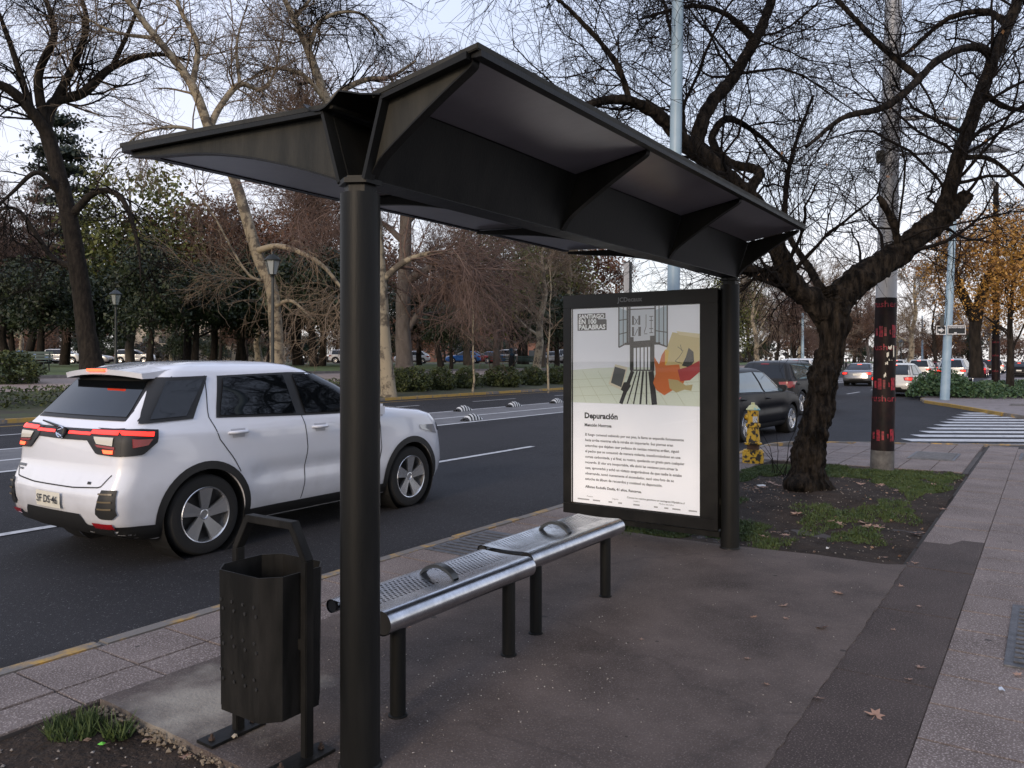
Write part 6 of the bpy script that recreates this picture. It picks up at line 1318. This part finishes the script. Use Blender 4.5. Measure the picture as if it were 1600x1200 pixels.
person(799, 60, 'person in a dark coat with blue sleeve standing on the park lawn', mat('coat_blue',(.012,.05,.09),.8), mat('trousers',(.015,.015,.018),.8)); person(1197, 52, 'person in a red jacket beyond the black hatchback', mat('coat_red',(.22,.02,.04),.8), mat('trousers',(.015,.015,.018),.8)); person(1322, 70, 'dark clothed person beyond the avenue beside the saloon', mat('coat_black',(.015,.015,.018),.8), mat('trousers',(.015,.015,.018),.8))
# far building seen through the branches
m_wall = mat('pale_render', (.42,.36,.29), .9, c2=(.36,.31,.25), scale=.3); m_win = mat('far_window', (.05,.06,.07), .2)
def building(u, d, w_, h_, rz, lb, floors, cols, m_=None):
    p = atz(u, d, 1.0); t = thing('building', p, lb, 'building', None, rz); MB().box(-w_/2,w_/2,-6,6,0,h_).build('wall', m_ or m_wall, t); MB().box(-w_/2-.3,w_/2+.3,-6.3,6.3,h_+.002,h_+.6).build('roof_parapet', m_kerb, t)
    for i in range(floors):
        for j in range(cols):
            x = -w_/2+w_*(j+.5)/cols; z = h_*(i+.35)/floors; MB().box(x-.7,x+.7,-6.05,-5.9,z,z+h_/floors*.5).build('window', m_win, t)
building(335, 170, 34, 24, math.radians(-56), 'pale apartment block glimpsed between the park trees', 8, 10); building(-60, 190, 40, 20, math.radians(-56), 'long beige building glimpsed behind the leftmost trees', 6, 12); building(760, 190, 60, 10, math.radians(-56), 'low reddish building behind the park glimpsed under the roof', 3, 14, mat('brick_far',(.22,.11,.08),.9))
# ---------------------------------------------------------------- fallen leaves and litter
m_leaf = [mat('fallen_leaf_a', (.25,.15,.11), .8, c2=(.36,.24,.18), scale=20), mat('fallen_leaf_b', (.36,.24,.18), .8, c2=(.24,.13,.08), scale=20)]
def leaf_mesh(s, seed, m_):
    R5 = random.Random(seed); pts = []; lob = 5
    for i in range(lob*2+1):
        q = -2.5 + 5.0*i/(lob*2); r = (1.0 if i % 2 else .45)*s*R5.uniform(.8,1.15); pts.append((r*math.sin(q), r*math.cos(q)))
    V = [(0,0,.006)] + [(x,y,.004+R5.uniform(0,.35)*s*(abs(x)+abs(y))/s*.6) for x,y in pts] + [(0,-s*1.1,.004),(.004,-s*1.1,.004)]
    n = len(pts); F = [(0,i,i+1) for i in range(1,n)] + [(0,n+1,n+2)]
    b = MB(); b.add(V,F); b.add([(x,y,z-.0012) for x,y,z in V],[f[::-1] for f in F]); o = b.build('leaf', m_); me = o.data; bpy.data.objects.remove(o); return me
LM = [leaf_mesh(.045, i, m_leaf[i % 2]) for i in range(6)]
def leaf_at(x, y, z, lb, g, s=1.0):
    o = link('fallen_leaf', random.choice(LM), None); o.location = (x,y,z); o.rotation_euler = (random.gauss(0,.12), random.gauss(0,.12), random.uniform(0,6.28)); o.scale = (s,s,s); tag(o, lb, 'leaf', g)
def gpx(u, v, z=.006): d = FPX*(CAMZ-z)/(v-563); p = at(u, v, d); return p.x, p.y
for u, v, s in [(1225,947,.8),(1310,928,.9),(1284,982,1.0),(1178,965,.55),(1228,967,.5),(1167,1030,.45),(1280,1092,.6),(1197,1070,.4),(636,980,.6),(1003,1000,.4)]:
    x, y = gpx(u, v); leaf_at(x, y, .008, 'dry brown leaf lying on the concrete under the shelter', 'fallen leaves on the shelter pad', s)
for u, v, s in [(1368,1117,.95),(1438,1042,.6),(1420,1061,.5),(1396,983,.4),(1407,915,.6),(1437,947,.5),(1590,1054,.6)]:
    x, y = gpx(u, v); leaf_at(x, y, .003, 'dry pale brown leaf lying on the walkway slabs', 'fallen leaves on the walkway', s)
for u, v, s in [(1195,832,1),(1213,825,1.1),(1227,830,.9),(1245,800,1.1),(1350,811,1.2),(1355,816,1),(1300,810,1),(1313,813,.9),(1373,816,1.3),(1430,825,1.2),(1437,822,1),(1428,876,.9),(1381,867,.6),(1475,793,.9),(1456,752,1),(1345,755,1),(1376,756,.9),(1418,757,1.1),(1462,750,.9),(1205,755,1.2),(1215,760,1.2),(1190,762,1.3),(1232,755,.9),(1180,768,1),(1285,757,.8),(1400,768,.7),(1505,745,.8)]:
    x, y = gpx(u, v, .02); z = float(bedz(np.array(x), np.array(y)))+.012 if 4.3 < x < 10.1 else .01
    leaf_at(x, y, z, 'dry curled leaf lying in the soil bed round the gnarled tree', 'fallen leaves in the tree bed', s*1.25)
for u, v, s in [(85,1160,.9),(290,1187,.7),(135,1130,.6),(150,1120,.6),(200,1140,.6),(230,1160,.6),(195,1142,.5)]:
    x, y = gpx(u, v, -.04); leaf_at(x, y, -.03, 'dry leaf lying on the bare soil near the litter bin', 'fallen leaves on the near soil', s*.8)
def scrap(u, v, z, lb, c, s=.03, nm='litter'):
    x, y = gpx(u, v, z); b = MB(); R5 = random.Random(int(u)); n = 7; V = [(0,0,.012)]+[(s*R5.uniform(.6,1.2)*math.cos(6.28*i/n), s*R5.uniform(.5,1)*math.sin(6.28*i/n), R5.uniform(.001,.014)) for i in range(n)]
    b.add(V, [(0,1+i,1+(i+1) % n) for i in range(n)]); b.add([(a,b_,c_-.003) for a,b_,c_ in V],[(0,1+(i+1)%n,1+i) for i in range(n)]); o = b.build(nm, mat('litter_%s' % nm + str(int(u)), c, .5)); o.location = (x,y,z+.004); tag(o, lb, 'litter')
scrap(397, 1122, .006, 'crumpled magenta wrapper under the litter bin', (.35,.02,.15), .028); scrap(159, 1165, -.04, 'bright green plastic scrap on the soil', (.16,.55,.06), .018); scrap(367, 1155, .006, 'pale round cap on the pad beside the bin foot', (.45,.38,.28), .016); scrap(1565, 1080, .002, 'small blue white paper scrap on the walkway tiles', (.5,.55,.62), .018); scrap(1293, 858, 0, 'tiny white paper piece on the bed edge', (.6,.6,.6), .02); scrap(1190,760,.05,'white torn paper in the leaves beside the gnarled trunk',(.6,.58,.55),.06)
# dead shoots by the hydrant
ds = MB(); b0 = gpx(1218, 742, .0)
R5 = random.Random(4); t = thing('dry_shoots', (b0[0],b0[1],0), 'thin dry shoots sprouting between hydrant and gnarled trunk', 'plant')
for i in range(7):
    a_ = R5.uniform(0,6.28); h_ = R5.uniform(.35,.95); q = MB(); q.tube([(R5.uniform(-.1,.1),R5.uniform(-.1,.1),-.02),(.12*math.cos(a_),.12*math.sin(a_),h_*.5),(.32*math.cos(a_),.32*math.sin(a_),h_)], [.006,.004,.002], 5); q.build('stem', m_twig_d, t)
